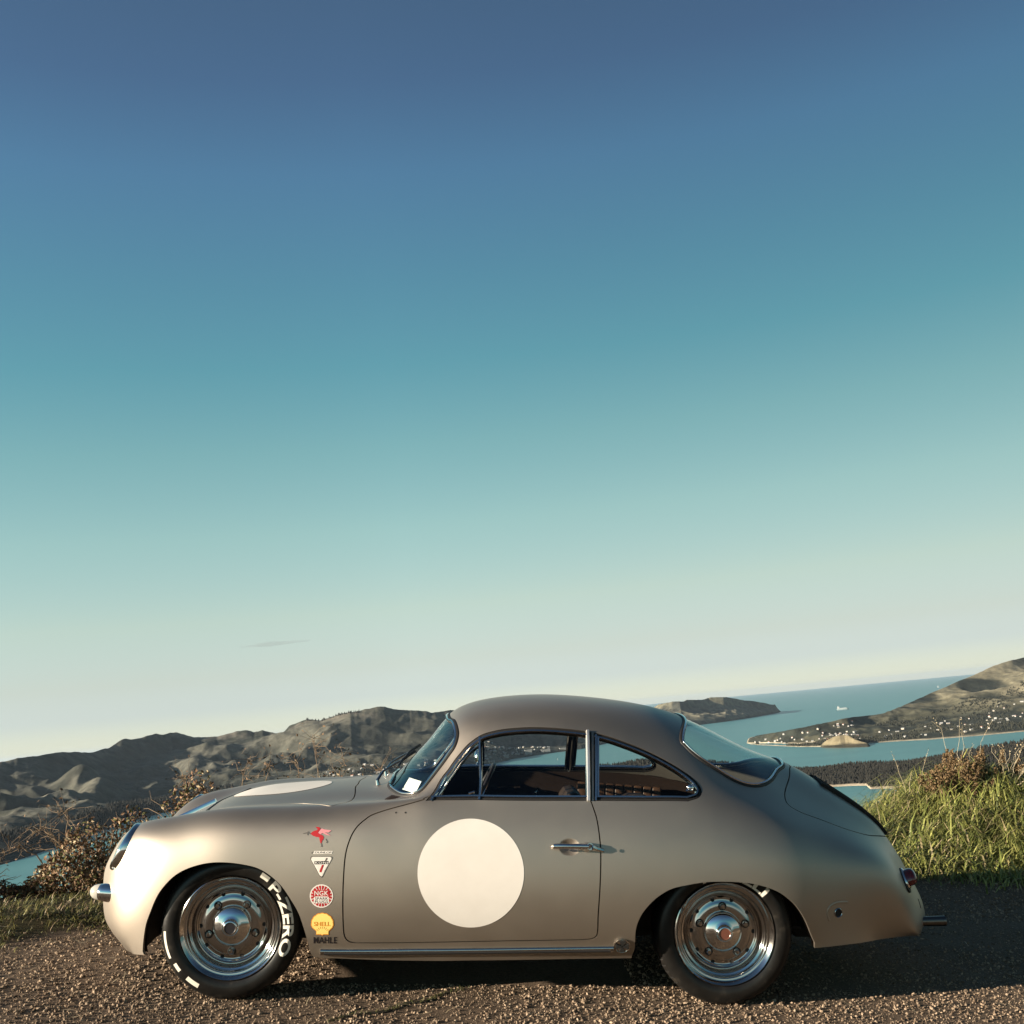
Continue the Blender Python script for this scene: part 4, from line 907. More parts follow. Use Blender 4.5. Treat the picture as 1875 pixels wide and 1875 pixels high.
# sea: a disc to the horizon
def sea_mat():
    m = new_mat('sea_water', (.050, .150, .172), .34, spec=.16); t = m.node_tree; b = t.nodes['Principled BSDF']; L = t.links
    co = t.nodes.new('ShaderNodeTexCoord'); mp = t.nodes.new('ShaderNodeMapping'); mp.inputs['Scale'].default_value = (.0016, .0055, .003); n = t.nodes.new('ShaderNodeTexNoise'); n.inputs['Scale'].default_value = 1; n.inputs['Detail'].default_value = 8; n.inputs['Roughness'].default_value = .6
    r = t.nodes.new('ShaderNodeValToRGB'); set_ramp(r, [(.25, (.048, .150, .168)), (.5, (.060, .176, .192)), (.75, (.074, .204, .216))])
    n2 = t.nodes.new('ShaderNodeTexNoise'); n2.inputs['Scale'].default_value = .03; n2.inputs['Detail'].default_value = 4; bp = t.nodes.new('ShaderNodeBump'); bp.inputs['Strength'].default_value = .35; bp.inputs['Distance'].default_value = 2.5
    L.new(co.outputs['Object'], mp.inputs[0]); L.new(mp.outputs[0], n.inputs['Vector']); L.new(n.outputs[0], r.inputs[0]); L.new(r.outputs[0], b.inputs['Base Color'])
    L.new(co.outputs['Object'], n2.inputs['Vector']); L.new(n2.outputs[0], bp.inputs['Height']); L.new(bp.outputs[0], b.inputs['Normal']); return m
rr = np.concatenate([[0], np.geomspace(400, 90000, 40)]); V = [(r*math.sin(q), r*math.cos(q), SEA) for r in rr[1:] for q in np.linspace(0, 2*math.pi, 96, endpoint=False)]+[(0, 0, SEA)]
F = [(i*96+k, i*96+(k+1) % 96, (i+1)*96+(k+1) % 96, (i+1)*96+k) for i in range(39) for k in range(96)]
me = mesh_from('sea', V, [f[::-1] for f in F]+[(k, (k+1) % 96, len(V)-1)[::-1] for k in range(96)], False)
sea = tag(link('sea', me, sea_mat(), near=False), kind='structure')

# trees of the far woods: many small ragged cones, joined per wood
WOOD = noise_mat('far_conifers', [(0, (.009, .009, .007)), (1, (.018, .016, .012))], .03, .95)
SCRUB = noise_mat('far_broadleaf', [(0, (.014, .016, .011)), (1, (.028, .027, .018))], .03, .95)
def cone_wood(name, P, h, mat, n=6, blunt=0.):
    P = np.asarray(P); N_ = len(P); hh = h*rng.uniform(.6, 1.25, N_); rad = hh*rng.uniform(.22, .36, N_); a_ = rng.uniform(0, 6.28, N_)
    V = np.zeros((N_, n*2+1, 3)); q = np.arange(n)*2*math.pi/n
    for ring, (z, k) in enumerate(((0.0, 1.0), (.5+.2*blunt, .62+.3*blunt))):
        jit = rng.uniform(.7, 1.25, (N_, n))
        V[:, ring*n:(ring+1)*n, 0] = P[:, None, 0]+np.cos(q+a_[:, None])*rad[:, None]*k*jit; V[:, ring*n:(ring+1)*n, 1] = P[:, None, 1]+np.sin(q+a_[:, None])*rad[:, None]*k*jit; V[:, ring*n:(ring+1)*n, 2] = P[:, None, 2]-1+hh[:, None]*z
    V[:, -1] = P+np.stack([rad*.1, rad*.1, hh], 1)
    F = []
    for k in range(n):
        k2 = (k+1) % n; F += [(k, k2, n+k2), (k, n+k2, n+k), (n+k, n+k2, 2*n)]
    F = (np.array(F)[None]+(np.arange(N_)*(2*n+1))[:, None, None]).reshape(-1, 3)
    return tag(link(name, big_mesh(name, V.reshape(-1, 3), F, False), mat, near=False), kind='stuff')
def scatter(L, x0, x1, t0, t1, n, keep=None):
    th = rng.uniform(az_el(x0, 1300)[0], az_el(x1, 1300)[0], n); t = rng.uniform(t0, t1, n); X, Y, Z, g = L.at(th, t); k = Z > SEA+1.5
    if keep is not None: k &= keep(X, Y, Z, t)
    return np.stack([X, Y, Z], 1)[k]
cone_wood('far_wood', scatter(forest, 905, 2100, .06, 1.05, 18000), 9.5, WOOD)
cone_wood('far_wood', scatter(hills, -200, 420, .01, .16, 3400, lambda X, Y, Z, t: fbm(X/260, Y/260, 4, 77) > .42), 18, WOOD)
cone_wood('far_wood', scatter(right, 1370, 2000, .03, .62, 9000, lambda X, Y, Z, t: fbm(X/210, Y/210, 4, 33) > .47), 10, SCRUB, blunt=.8)
cone_wood('far_wood', scatter(hills, 560, 1150, .03, .40, 2600, lambda X, Y, Z, t: fbm(X/240, Y/240, 4, 71) > .50), 11, SCRUB, blunt=.8)
cone_wood('far_wood', scatter(hills, 560, 660, .985, 1.0, 60), 15, WOOD)

# houses of the two settlements: one mesh per kind, shared
HW = [new_mat('pale_weatherboard', (.30, .29, .27), .8), new_mat('cream_render', (.33, .295, .245), .8), new_mat('grey_render', (.34, .33, .32), .8)]
HR = [new_mat('white_iron_roof', (.27, .27, .265), .6), new_mat('grey_iron_roof', (.22, .22, .23), .6), new_mat('rust_tile_roof', (.25, .11, .07), .8)]
def house_mesh(i):
    w_, d_, h_, rh = ((9, 6.5, 5, 3.2), (11, 7, 6, 2.8), (7.5, 6, 6.5, 2.6), (14, 8, 5, 2.6))[i]; b = MB()
    V = [(-w_,-d_,-4),(w_,-d_,-4),(w_,d_,-4),(-w_,d_,-4),(-w_,-d_,h_),(w_,-d_,h_),(w_,d_,h_),(-w_,d_,h_)]
    b.add([tuple(c*.8 if k < 2 else c for k, c in enumerate(v)) for v in V], [(0,1,5,4),(1,2,6,5),(2,3,7,6),(3,0,4,7)], 0)
    w2, d2 = w_*.88, d_*.92
    b.add([(-w2,-d2,h_-.3),(w2,-d2,h_-.3),(w2,d2,h_-.3),(-w2,d2,h_-.3),(-w2,0,h_+rh),(w2,0,h_+rh)], [(0,1,5,4),(2,3,4,5),(1,2,5),(3,0,4)], 1)
    me = mesh_from('house', b.V, b.F, False); me.materials.append(HW[(0,1,2,0)[i]]); me.materials.append(HR[(0,1,2,1)[i]]); me.polygons.foreach_set('material_index', b.M); return me
HOUSES = [house_mesh(i) for i in range(4)]
def settle(P, label, group, smin=.8, smax=1.25):
    for p in P:
        o = link('house', HOUSES[int(rng.choice(4, p=[.45,.25,.15,.15]))], near=False); s_ = rng.uniform(smin, smax)
        o.location = p; o.scale = (s_, s_, s_); o.rotation_euler[2] = rng.uniform(0, 3.14); tag(o, label, 'house', group)
def thin(P, d):
    keep = []
    for p in P:
        if all(abs(p[0]-q[0])+abs(p[1]-q[1]) > d for q in keep): keep.append(p)
    return keep
VR = 'tiny pale house in the scattered village across the water right of the car'
settle(thin(scatter(right, 1372, 1560, .12, .95, 150), 24)[:90], 'tiny pale house crowded on the low tip of the spit just right of the car', 'houses of the far village', .55, .9)
settle(thin(scatter(right, 1560, 1900, .06, .42, 110), 40)[:62], 'tiny pale house among trees under the tan hillside on the right', 'houses under the hillside', .6, 1.0)
settle(thin(scatter(hills, 880, 1000, .02, .40, 190), 30)[:105], 'tiny white house of the port town seen through the side windows of the car', 'houses of the port town', .75, 1.2)
settle(thin(scatter(hills, 590, 800, .02, .20, 70), 40)[:40], 'tiny pale house at the foot of the hills left of the windscreen', 'houses at the foot of the hills', .8, 1.2)
# wharf sheds of the port
for px_, w_, h_ in ((968, 46, 26), (1000, 60, 12), (1035, 70, 10), (925, 40, 10)):
    th = az_el(px_, 1385)[0]; X, Y, Z, g = hills.at(np.array([th]), np.array([.035])); b = MB(); b.box((-w_/2,-10,-6), (w_/2,10,h_)); b.box((-w_/2-1,-10.5,h_), (w_/2+1,10.5,h_+1.5), 1)
    o = b.build('wharf_shed', [HW[0], HR[0]], smooth=False, near=False); o.location = (X[0], Y[0], Z[0]); o.rotation_euler[2] = .2
    tag(o, {968:'tall white block on the waterfront of the port town, seen through the door window', 1000:'long low white shed on the waterfront just right of the tall white block', 1035:'longest low white shed at the right end of the port waterfront', 925:'low white shed at the left end of the port waterfront'}[px_], 'building')
# ship and small boat
def on_sea(px, py): a_, e_ = az_el(px, py); r = 280/math.tan(-e_); return np.array([r*math.sin(a_), r*math.cos(a_), SEA]), r, a_
p, r, a_ = on_sea(1543, 1299.5); sc = r/2022*.78
ship = empty('ship', tuple(p), 'pale cargo ship lying on the open sea right of the car roof', 'ship', near=False); ship.rotation_euler[2] = -a_-.10
SW, SG = new_mat('ship_white', (.26, .28, .28), .5), new_mat('ship_grey', (.14, .19, .20), .6)
b = MB(); n_ = 12; V = []
for z, k in ((0, .9), (3.0*sc, 1.0)):
    for q in range(24):
        t = 2*math.pi*q/24; x = 13*sc*k*math.copysign(abs(math.cos(t))**.6, math.cos(t)); V.append((x, 2.2*sc*k*math.copysign(abs(math.sin(t))**.8, math.sin(t)), z))
b.add(V, [(k, (k+1) % 24, 24+(k+1) % 24, 24+k) for k in range(24)]+[tuple(range(24, 48))]); b.build('hull', SG, ship, near=False)
b = MB(); b.box((-11*sc,-1.8*sc,3*sc), (-6.5*sc,1.8*sc,7.5*sc)); b.box((-10*sc,-.7*sc,7.5*sc), (-8.4*sc,.7*sc,9*sc)); b.build('bridge', SW, ship, smooth=False, near=False)
b = MB(); b.box((-6*sc,-1.6*sc,3*sc), (9*sc,1.6*sc,4.3*sc)); b.build('deck_cargo', SW, ship, smooth=False, near=False)
def sail_boat(px, py, k, label):
    p, r, a_ = on_sea(px, py); s_ = r/2022*k
    o = empty('boat', tuple(p), label, 'boat', near=False); o.rotation_euler[2] = -a_
    b = MB(); b.add([(-2*s_,-.6*s_,0),(2*s_,0,0),(-2*s_,.6*s_,0),(-2.2*s_,-.8*s_,.8*s_),(2.6*s_,0,.9*s_),(-2.2*s_,.8*s_,.8*s_)], [(0,1,4,3),(1,2,5,4),(2,0,3,5),(3,4,5)]); b.build('hull', SW, o, smooth=False, near=False)
    b = MB(); b.add([(.3*s_,-.05*s_,1*s_),(-2*s_,.25*s_,1.2*s_),(.3*s_,0,6*s_),(.3*s_,.05*s_,1*s_)], [(0,1,2),(1,3,2)]); b.build('sail', SW, o, smooth=False, near=False)
sail_boat(1021, 1391, .55, 'small white boat on the bay, seen through the door window'); sail_boat(1718, 1259, .7, 'tiny white boat far out near the horizon left of the right-hand hillside')
# ------------------------------------------------------------------ the lookout: gravel, bank, verge
def height(x, y):
    lot = .012*(fbm(x*.8+7, y*.8+3, 3, 5)-.5)
    bank = (.30+.14*np.exp(-((x-4.95)/.75)**2))*sstep(3.85, 5.0, x+.9*(fbm(x*.9, y*.9, 3, 8)-.5))*sstep(1.8, 3.6, y+.35*(fbm(x*1.7, y*1.7, 3, 15)-.5))
    bank = bank+.11*sstep(1.1, 2.3, y)*sstep(2.5, 3.3, x)
    lip = .05*sstep(.0, .5, y-verge(x))*sstep(.6, -.2, x)
    d = (y-np.interp(x, [-1.7, -.2, 2.5, 3.6], [1.85, 2.7, 3.2, 4.4]))/.45; drop = -.6*.45*np.log1p(np.exp(np.clip(d, -30, 30)))-np.maximum(d-30, 0)*.45*.6
    return np.maximum(lot+bank+lip+drop-.006*np.clip(y, 0, 8), -286)
def verge(x): return np.interp(x, [-60, -2.2, -1.32, -.93, -.5, 0, 1, 2.6, 3.4, 60], [-3, -.35, .12, .46, .85, 1.3, 1.7, 2.1, 2.1, 1.9])
def geo_axis(a_, b_, st_, far, n): return np.concatenate([a_-np.geomspace(st_, far, n)[::-1], np.arange(a_, b_, st_), b_+np.geomspace(st_, far, n)])
gx, gy = geo_axis(-3.2, 7.2, .06, 500, 40), geo_axis(-1.8, 4.6, .06, 560, 44)
X, Y = np.meshgrid(gx, gy, indexing='ij'); Z = height(X, Y)
me = big_mesh('ground', np.stack([X, Y, Z], -1).reshape(-1, 3), grid_faces(*X.shape), smooth=True)
grassy = np.clip(sstep(-.05, .35, Y-verge(X)+.5*(fbm(X*3, Y*3, 3, 4)-.5)), 0, 1)
cov = mixc(mixc((.10, .071, .049), (.145, .105, .075), fbm(X*2.2, Y*2.2, 4, 2)), mixc((.035, .027, .014), (.06, .05, .022), fbm(X*3, Y*3, 4, 6)), grassy)
set_cover(me, cov.reshape(-1, 3)); ground = tag(link('ground', me, attr_mat('gravel_bed', detail_scale=60, strength=.45, bump=.004)), kind='structure')

ICO_V = []; _g = (1+5**.5)/2
for a_, b_ in ((-1, _g), (1, _g), (-1, -_g), (1, -_g)): ICO_V += [(a_, b_, 0), (0, a_, b_), (b_, 0, a_)]
ICO_V = np.array([(-1,_g,0),(1,_g,0),(-1,-_g,0),(1,-_g,0),(0,-1,_g),(0,1,_g),(0,-1,-_g),(0,1,-_g),(_g,0,-1),(_g,0,1),(-_g,0,-1),(-_g,0,1)])/1.9
ICO_F = np.array([(0,11,5),(0,5,1),(0,1,7),(0,7,10),(0,10,11),(1,5,9),(5,11,4),(11,10,2),(10,7,6),(7,1,8),(3,9,4),(3,4,2),(3,2,6),(3,6,8),(3,8,9),(4,9,5),(2,4,11),(6,2,10),(8,6,7),(9,8,1)])
def rand_rot(n):
    q = rng.normal(size=(n, 4)); q /= np.linalg.norm(q, axis=1, keepdims=True); w_, x, y, z = q.T
    return np.stack([np.stack([1-2*(y*y+z*z), 2*(x*y-w_*z), 2*(x*z+w_*y)], -1), np.stack([2*(x*y+w_*z), 1-2*(x*x+z*z), 2*(y*z-w_*x)], -1), np.stack([2*(x*z-w_*y), 2*(y*z+w_*x), 1-2*(x*x+y*y)], -1)], 1)
OCT_V = np.array([(1,0,0),(-1,0,0),(0,1,0),(0,-1,0),(0,0,1),(0,0,-1)], float); OCT_F = np.array([(0,2,4),(2,1,4),(1,3,4),(3,0,4),(2,0,5),(1,2,5),(3,1,5),(0,3,5)])
def stones(name, P, rad, cols):
    n = len(P); big = rad > np.quantile(rad, .88); Vs, Fs, Cs, off = [], [], [], 0
    for sel, BV, BF in ((big, ICO_V*1.02, ICO_F), (~big, OCT_V, OCT_F)):              # the coarser stones get twenty faces, the grit eight
        m, q = int(sel.sum()), len(BV)
        B = BV[None]*rng.uniform(.6, 1.25, (m, q, 1)); B = B*rng.uniform([.85, .7, .5], [1.25, 1.0, .85], (m, 3))[:, None, :]
        Vs.append((np.einsum('nij,nkj->nki', rand_rot(m), B)*rad[sel][:, None, None]+P[sel][:, None]).reshape(-1, 3))
        Fs.append((BF[None]+(np.arange(m)*q)[:, None, None]).reshape(-1, 3)+off); Cs.append(np.repeat(cols[sel], q, 0)); off += m*q
    me = big_mesh(name, np.concatenate(Vs), np.concatenate(Fs), False); set_cover(me, np.concatenate(Cs)); return link(name, me, attr_mat('gravel_stone', detail_scale=300, strength=.3))
n = 262000
sx_, sy_ = rng.uniform(-2.8, 5.0, n), rng.uniform(-2.9, 2.0, n)
k = (sy_ < verge(sx_)+.12+.3*(fbm(sx_*3, sy_*3, 3, 4)-.5)) & ~((sx_ > .4) & (sx_ < 1.75) & (sy_ > -.45)) & ~((sx_ > -.1) & (sx_ < 3.0) & (sy_ > .5)) & (rng.uniform(size=n) < np.interp(sy_, [-2.9, -1.9, -1.4, .2, 2], [.12, .6, 1, .75, .5])*np.interp(fbm(sx_*1.1+3, sy_*2.4, 4, 19), [.34, .46], [.25, 1]))
CRACK = np.array(smooth_path([(.99, -.52), (.90, -.60), (.84, -.70), (.75, -.74), (.68, -.84), (.55, -.89), (.47, -.97)], 7))
k &= np.min(np.hypot(sx_[:, None]-CRACK[None, ::2, 0], sy_[:, None]-CRACK[None, ::2, 1]), 1) > .016
sx_, sy_ = sx_[k], sy_[k]; rad = rng.gamma(3.2, .00118, len(sx_)).clip(.0020, .0088)*np.interp(fbm(sx_*1.5, sy_*1.5, 3, 9), [.3, .7], [.8, 1.2])
tone = rng.uniform(0, 1, len(sx_)); cols = mixc((.105, .073, .050), (.31, .232, .165), tone**1.3)*rng.uniform(.85, 1.15, (len(sx_), 1))
tag(stones('gravel', np.stack([sx_, sy_, height(sx_, sy_)+rad*.25], 1), rad, cols), kind='stuff')

# a dark weedy crack across the gravel in front of the sill
tg = np.gradient(CRACK, axis=0); nn_ = np.stack([-tg[:, 1], tg[:, 0]], 1)/np.linalg.norm(tg, axis=1)[:, None]; wd_ = .013*rng.uniform(.4, 1.5, (len(CRACK), 1))*np.sin(np.linspace(.12, 3.0, len(CRACK)))[:, None]
cv = np.concatenate([CRACK-nn_*wd_, CRACK+nn_*wd_]); m_ = len(CRACK)
ck = link('ground_crack', mesh_from('ground_crack', np.stack([cv[:, 0], cv[:, 1], height(cv[:, 0], cv[:, 1])+.004], 1), [(i, i+1, m_+i+1, m_+i) for i in range(m_-1)], False), noise_mat('dark_soil', [(0, (.012, .009, .006)), (1, (.03, .024, .015))], 60, .95)); tag(ck, kind='structure')

def blades(name, P, h, wd, bend, cols, mat, seg=4, az=None, lean=None):
    """Grass: one tapering, arching strip per blade."""
    P = np.asarray(P); n = len(P); az = rng.uniform(0, 6.283, n) if az is None else az; lean = rng.uniform(.05, .5, n) if lean is None else lean
    D = np.stack([np.cos(az), np.sin(az), 0*az], 1); Sd = np.stack([-np.sin(az), np.cos(az), 0*az], 1); V = np.zeros((n, seg*2+1, 3))
    for s_ in range(seg+1):
        t = s_/seg; an = lean+bend*t*t; off = D*(h*t*np.sin(an))[:, None]+np.array([0, 0, 1])*(h*t*np.cos(an))[:, None]; ww = (wd*(1-t**1.6)*.5)[:, None]
        if s_ < seg: V[:, 2*s_] = P+off-Sd*ww; V[:, 2*s_+1] = P+off+Sd*ww
        else: V[:, 2*seg] = P+off
    F = []
    for s_ in range(seg-1): a_ = 2*s_; F += [(a_, a_+1, a_+3), (a_, a_+3, a_+2)]
    a_ = 2*(seg-1); F.append((a_, a_+1, a_+2)); m = 2*seg+1
    F = (np.array(F)[None]+(np.arange(n)*m)[:, None, None]).reshape(-1, 3); me = big_mesh(name, V.reshape(-1, 3), F, True); set_cover(me, np.repeat(cols, m, 0)); return link(name, me, mat)
BLADE = attr_mat('grass_blade', rough=.55, detail_scale=40, strength=.2); BLADE.node_tree.nodes['Principled BSDF'].inputs['Specular IOR Level'].default_value = .35
def grass_cols(n, straw=.12):
    c = mixc((.090, .112, .026), (.235, .230, .070), rng.uniform(0, 1, n)); k = rng.uniform(size=n) < straw; c[k] = mixc((.24, .19, .09), (.34, .28, .16), rng.uniform(0, 1, k.sum())); return c
def clumpy(n, x0, x1, y0, y1, spread, per):
    c = np.stack([rng.uniform(x0, x1, n//per), rng.uniform(y0, y1, n//per)], 1); P = np.repeat(c, per, 0)+rng.normal(0, spread, (len(c)*per, 2)); ca = np.repeat(rng.uniform(0, 6.28, len(c)), per); return P, ca
P2, ca = clumpy(60000, 2.6, 8.4, 1.75, 4.9, .075, 28); x, y = P2.T; k = (sstep(2.5, 3.6, x) > rng.uniform(.1, .9, len(x))) & (y > 1.85-rng.exponential(.10, len(x))+.45*(fbm(x*2, y*2, 2, 3)-.5)); x, y, ca = x[k], y[k], ca[k]
n = len(x); hh = rng.gamma(6, .042, n).clip(.09, .46)*np.interp(y, [1.8, 2.6, 3.4], [.5, .9, 1.05])
tag(blades('bank_grass', np.stack([x, y, height(x, y)-.01], 1), hh, rng.uniform(.007, .016, n), rng.uniform(.6, 2.5, n), grass_cols(n, .12)*np.interp(fbm(x*2.3, y*2.3, 3, 71), [.3, .7], [.65, 1.3])[:, None], BLADE, az=ca+rng.normal(0, .9, n)), kind='stuff')
P2, ca = clumpy(30000, -3.2, .2, -.5, 2.9, .05, 30); x, y = P2.T; k = (y > verge(x)+.1*rng.normal(size=len(x))) & (y < verge(x)+rng.uniform(.2, 1.6, len(x))) ; x, y, ca = x[k], y[k], ca[k]; n = len(x)
tag(blades('verge_grass', np.stack([x, y, height(x, y)-.006], 1), rng.uniform(.03, .09, n), rng.uniform(.003, .007, n), rng.uniform(.4, 1.9, n), grass_cols(n, .18)*np.array([.75, .66, .7]), BLADE, az=ca+rng.normal(0, 1.0, n)), kind='stuff')
# straws lying on the gravel and verge
n = 420; x = rng.uniform(-2.6, 3.6, n); y = rng.uniform(-1.2, 1.0, n); y = np.where(rng.uniform(size=n) < .5, verge(x)+rng.normal(0, .3, n), y); k = ~((x > .3) & (x < 3.2) & (y > -.5)); x, y = x[k], y[k]; n = len(x)
tag(blades('fallen_straw', np.stack([x, y, height(x, y)+.012], 1), rng.uniform(.03, .16, n), rng.uniform(.002, .004, n), rng.uniform(-.3, .5, n), mixc((.30, .23, .14), (.46, .38, .25), rng.uniform(0, 1, n)), BLADE, lean=rng.uniform(1.25, 1.62, n)), kind='stuff')

# ------------------------------------------------------------------ plants, each a thing of its own
LEAF = attr_mat('dry_leaf', rough=.6, detail_scale=50, strength=.25)
TWIG = noise_mat('dry_twig', [(0, (.09, .055, .035)), (1, (.26, .19, .12))], 9, .8)
def leaf_mass(name, P, size, cols, parent):
    n = len(P); B = np.array([(-1,0,0),(0,-.55,.12),(1.1,0,-.05),(0,.55,.12)]); V = np.einsum('nij,kj->nki', rand_rot(n), B)*size[:, None, None]*.5+P[:, None]
    F = (np.array([(0,1,2),(0,2,3)])[None]+(np.arange(n)*4)[:, None, None]).reshape(-1, 3); me = big_mesh(name, V.reshape(-1, 3), F, False); set_cover(me, np.repeat(cols, 4, 0)); o = link(name, me, LEAF, parent); o['kind'] = 'stuff'; return o
def twigs(name, starts, ends, sag, r0, mat, parent, n_=7):
    b = MB()
    for p, q in zip(starts, ends):
        p, q = np.asarray(p), np.asarray(q); b.tube([p+(q-p)*t+np.array([0, 0, sag*4*t*(1-t)])+rng.normal(0, .012, 3)*min(1, t*3) for t in np.linspace(0, 1, n_)], [r0*(1-.75*t) for t in np.linspace(0, 1, n_)], 5, caps=False)
    o = b.build(name, mat, parent); o['kind'] = 'stuff'; return o
def bramble(cx, cy, rx, ry, h, n_leaf, n_stem, label, dark=0., sprigs=()):
    z0 = float(height(np.array([cx]), np.array([cy]))[0]); root = empty('bramble_bush', (cx, cy, z0), label, 'bush', 'bramble bushes along the edge of the lookout')
    q = rng.uniform(0, 6.28, n_leaf); rr = np.sqrt(rng.uniform(0, 1, n_leaf)); px, py = rr*np.cos(q)*rx, rr*np.sin(q)*ry
    top = h*(1-.75*rr**2.2)*np.interp(fbm((px+cx)*3.2, (py+cy)*3.2, 3, 61), [.25, .75], [.45, 1.25]); pz = top*rng.uniform(.05, 1, n_leaf)**.55
    t = rng.uniform(size=n_leaf); c = mixc((.055, .030, .020), (.17, .105, .060), t); k = rng.uniform(size=n_leaf); c[k < .18] = np.array((.085, .080, .030))*rng.uniform(.7, 1.3, ((k < .18).sum(), 1)); c[k > .86] = np.array((.30, .235, .15))*rng.uniform(.7, 1.15, ((k > .86).sum(), 1))
    gz = height(px+cx, py+cy)-z0
    leaf_mass('leaf', np.stack([px, py, gz+pz], 1), rng.uniform(.014, .036, n_leaf), 1.35*c*(1-.5*dark), root)
    s_, e_ = [], []
    for i in range(n_stem):
        a_ = rng.uniform(0, 6.28); r_ = rng.uniform(.1, .7); s_.append((r_*rx*math.cos(a_)*.5, r_*ry*math.sin(a_)*.5, 0)); a_ += rng.normal(0, .6); e_.append((rx*r_*1.4*math.cos(a_), ry*r_*1.4*math.sin(a_), h*rng.uniform(.3, .95)))
    for sp in sprigs: s_.append((sp[0]*.6, sp[1]*.6, h*.4)); e_.append(sp)
    twigs('stem', s_, e_, h*.22, .0045, TWIG, root)
    for sp in sprigs:
        b_ = np.array((sp[0]*.6, sp[1]*.6, h*.4)); m_ = 26; tt = rng.uniform(.25, 1, m_); side = rng.normal(0, .05, (m_, 3)); pp = b_+(np.array(sp)-b_)*tt[:, None]+np.array([0, 0, 1])*(h*.22*4*tt*(1-tt))[:, None]
        tw = twigs('twig', pp, pp+side*1.6+np.array([0, 0, .03]), .0, .002, TWIG, root, 4); leaf_mass('leaf', pp+side*1.6+np.array([0, 0, .03]), rng.uniform(.014, .03, m_), mixc((.06, .035, .022), (.20, .13, .08), rng.uniform(size=m_)), root)
    return root
bramble(-1.38, 1.85, .52, .46, .48, 9500, 90, 'brown leafed bramble bush just ahead of the car headlight and indicator', sprigs=((-.55, .1, .34), (-.35, .0, .52), (-.66, -.1, .20)))
bramble(-.78, 2.25, 0.78, .50, .66, 12000, 90, 'brown bramble bush showing above the front fender of the car', sprigs=((.2, .0, .84), (.35, .1, .80), (-.3, .1, .70)))
bramble(.05, 2.55, .66, .5, .62, 7000, 70, 'thin twiggy bramble showing above the front of the hood', sprigs=((-.25, .0, .98), (-.05, .1, .90), (-.42, .1, .84), (.25, .1, .74)))
bramble(-2.1, 1.45, .40, .35, .17, 2600, 40, 'low dark bramble by the left edge of the verge', dark=.7, sprigs=((.1, .0, .24),))
bramble(-2.45, 1.7, .40, .4, .13, 2200, 30, 'low dark scrub on the crest at the far left edge', dark=.8)
bramble(-1.75, 2.2, .45, .4, .20, 2400, 30, 'small brown bramble on the crest below the inlet', dark=.3)

SEED = noise_mat('dock_seed', [(0, (.075, .028, .012)), (1, (.19, .085, .035))], 30, .8)
def dock(x, y, n_stem, h, spread, label):
    z0 = float(height(np.array([x]), np.array([y]))[0]); root = empty('dock_plant', (x, y, z0), label, 'plant')
    s_, e_ = [], []
    for i in range(n_stem): a_ = rng.uniform(0, 6.28); r_ = spread*math.sqrt(rng.uniform(0, 1)); hh = h*(1-.55*(r_/spread)**1.3)*rng.uniform(.75, 1.05); s_.append((.4*r_*math.cos(a_), .4*r_*math.sin(a_), 0)); e_.append((r_*math.cos(a_), r_*math.sin(a_), hh))
    twigs('stem', s_, e_, .0, .004, TWIG, root)
    P = []; 
    for p, q in zip(s_, e_):
        p, q = np.array(p), np.array(q); t = rng.uniform(.42, 1.02, 130)**.9; P.append(p+(q-p)*t[:, None]+rng.normal(0, .016, (130, 3))*(1.25-t)[:, None]*1.4)
    P = np.concatenate(P); n = len(P); leaf_mass('seed_head', P, rng.uniform(.012, .026, n), mixc((.070, .045, .022), (.175, .118, .062), rng.uniform(size=n)), root)
dock(4.80, 3.3, 46, .46, .30, 'rusty brown dock in seed, tallest plant on the grass bank right of the car')
dock(5.2, 3.5, 26, .36, .28, 'lower brown dock in seed beside the pale dry grass on the bank')
STRAW = noise_mat('dry_straw', [(0, (.30, .24, .15)), (1, (.48, .41, .28))], 12, .7)
def dry_tuft(x, y, n, h, lean_x, label, heads=True):
    z0 = float(height(np.array([x]), np.array([y]))[0]); root = empty('dry_grass_tuft', (x, y, z0), label, 'grass tuft')
    s_ = rng.normal(0, .03, (n, 3))*[1, 1, 0]; e_ = s_+np.stack([rng.normal(lean_x, .16, n), rng.normal(0, .12, n), h*rng.uniform(.6, 1.05, n)], 1)
    twigs('stalk', s_, e_, .01, .0028, STRAW, root)
    if heads:
        tt = np.tile(np.linspace(.8, 1.03, 9), n); i = np.repeat(np.arange(n), 9); P = s_[i]+(e_-s_)[i]*tt[:, None]+rng.normal(0, .005, (len(i), 3)); leaf_mass('seed_head', P, rng.uniform(.008, .016, len(i)), mixc((.26, .20, .12), (.42, .35, .23), rng.uniform(size=len(i))), root)
dry_tuft(5.2, 3.3, 24, .40, .14, 'pale dry grass fanning out at the right edge of the bank')
dry_tuft(4.95, 3.5, 6, .58, .04, 'few tall pale stalks standing just right of the rusty dock')
dry_tuft(4.5, 3.4, 3, .52, -.02, 'thin pale stalks rising left of the rusty dock')

x, y = (CRACK[rng.integers(0, len(CRACK), 260)]+rng.normal(0, .008, (260, 2))).T
tag(blades('crack_weed', np.stack([x, y, height(x, y)], 1), rng.uniform(.008, .028, 260), rng.uniform(.002, .004, 260), rng.uniform(.3, 1.6, 260), grass_cols(260, .2)*.45, BLADE), kind='stuff')

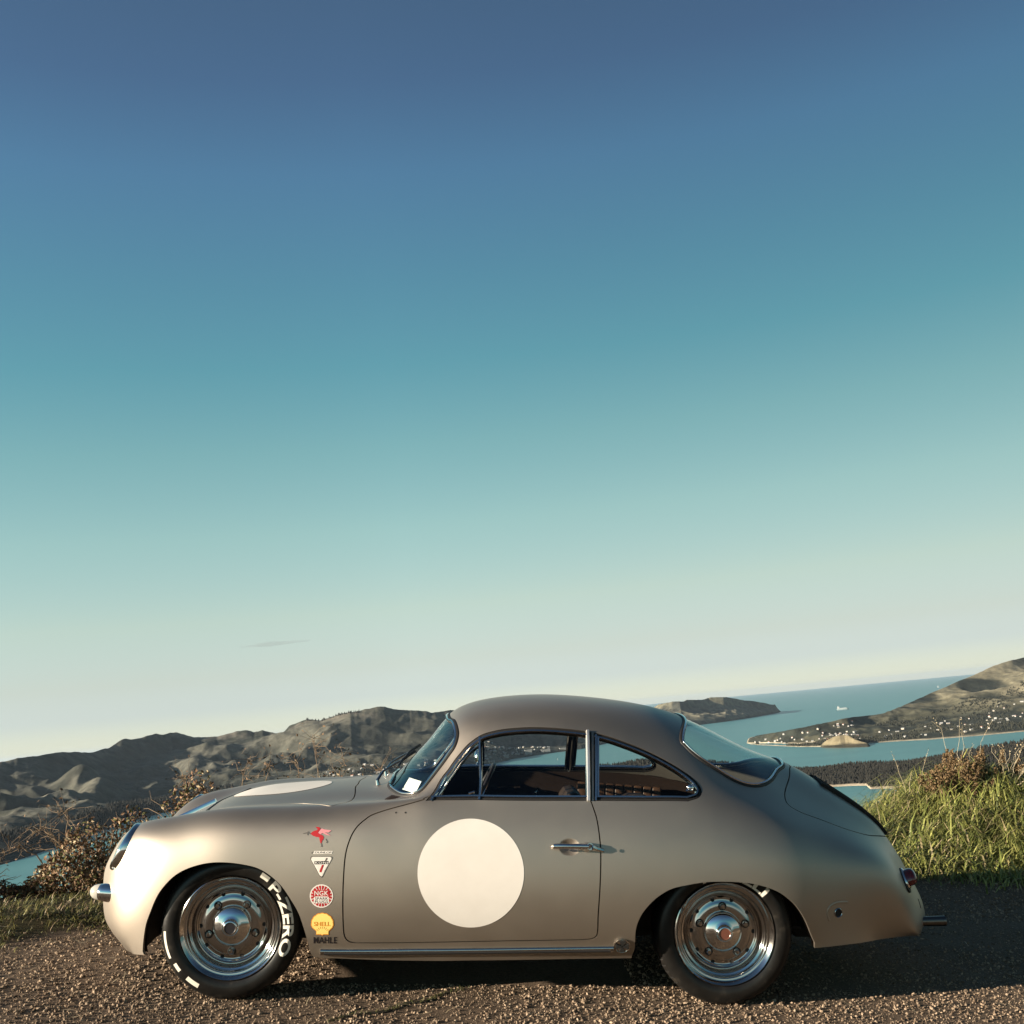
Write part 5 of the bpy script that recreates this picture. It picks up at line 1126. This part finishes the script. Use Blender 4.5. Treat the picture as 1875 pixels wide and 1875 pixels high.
# the sea air: one even volume round camera and land
LOW = min([SEA]+[min(v.co.z for v in o.data.vertices) for o in (hills.ob, head.ob, right.ob, knoll.ob, forest.ob)]+[(NEAR @ v.co).z for v in ground.data.vertices])
HIGH = max([120.0]+[max(v.co.z for v in o.data.vertices)+25 for o in (hills.ob, head.ob, right.ob, forest.ob)]+[(NEAR @ v.co).z for v in ground.data.vertices])
HAZE = 0.9e-5
b = MB(); b.box((-96000, -96000, LOW-1), (96000, 96000, HIGH+1)); hz = b.build('haze', bpy.data.materials.new('haze_air'), smooth=False, near=False); tag(hz, kind='stuff')
hm = bpy.data.materials['haze_air']; hm.use_nodes = True; t = hm.node_tree; t.nodes.clear(); o_ = t.nodes.new('ShaderNodeOutputMaterial'); pv = t.nodes.new('ShaderNodeVolumePrincipled')
pv.inputs['Color'].default_value = (.50, .62, .76, 1); pv.inputs['Density'].default_value = HAZE; pv.inputs['Anisotropy'].default_value = .1; t.links.new(pv.outputs[0], o_.inputs['Volume'])

# one faint streak of cloud, beyond the haze
a_, e_ = az_el(500, 1179); rc = 125000.0; b = MB(); V = []; F = []
for i in range(13):
    for k in range(24):
        t_, q = math.pi*i/12, 2*math.pi*k/24; V.append((3900*math.cos(t_)+500*math.sin(3*t_), 1500*math.sin(t_)*math.cos(q), 210*math.sin(t_)*math.sin(q)*(1+.35*math.sin(5*t_))+90*math.cos(t_)))
F = [(i*24+k, i*24+(k+1) % 24, (i+1)*24+(k+1) % 24, (i+1)*24+k) for i in range(12) for k in range(24)]; b.add(V, [f_[::-1] for f_ in F])
cm = bpy.data.materials.new('thin_cloud'); cm.use_nodes = True; t = cm.node_tree; t.nodes.clear(); o_ = t.nodes.new('ShaderNodeOutputMaterial'); pv = t.nodes.new('ShaderNodeVolumePrincipled')
pv.inputs['Color'].default_value = (.30, .33, .37, 1); pv.inputs['Density'].default_value = 1.3e-4; t.links.new(pv.outputs[0], o_.inputs['Volume'])
cl_ = b.build('cloud', cm, near=False); cl_.location = (rc*math.cos(e_)*math.sin(a_), rc*math.cos(e_)*math.cos(a_), rc*math.sin(e_)); cl_.rotation_euler[2] = -a_
tag(cl_, 'faint thin streak of cloud low in the sky above the left hills', 'cloud')
# ------------------------------------------------------------------ settle the near things on the sloping lookout
bpy.context.view_layer.update()
for o in NEAR_OBJS:
    o.matrix_world = NEAR @ o.matrix_basis
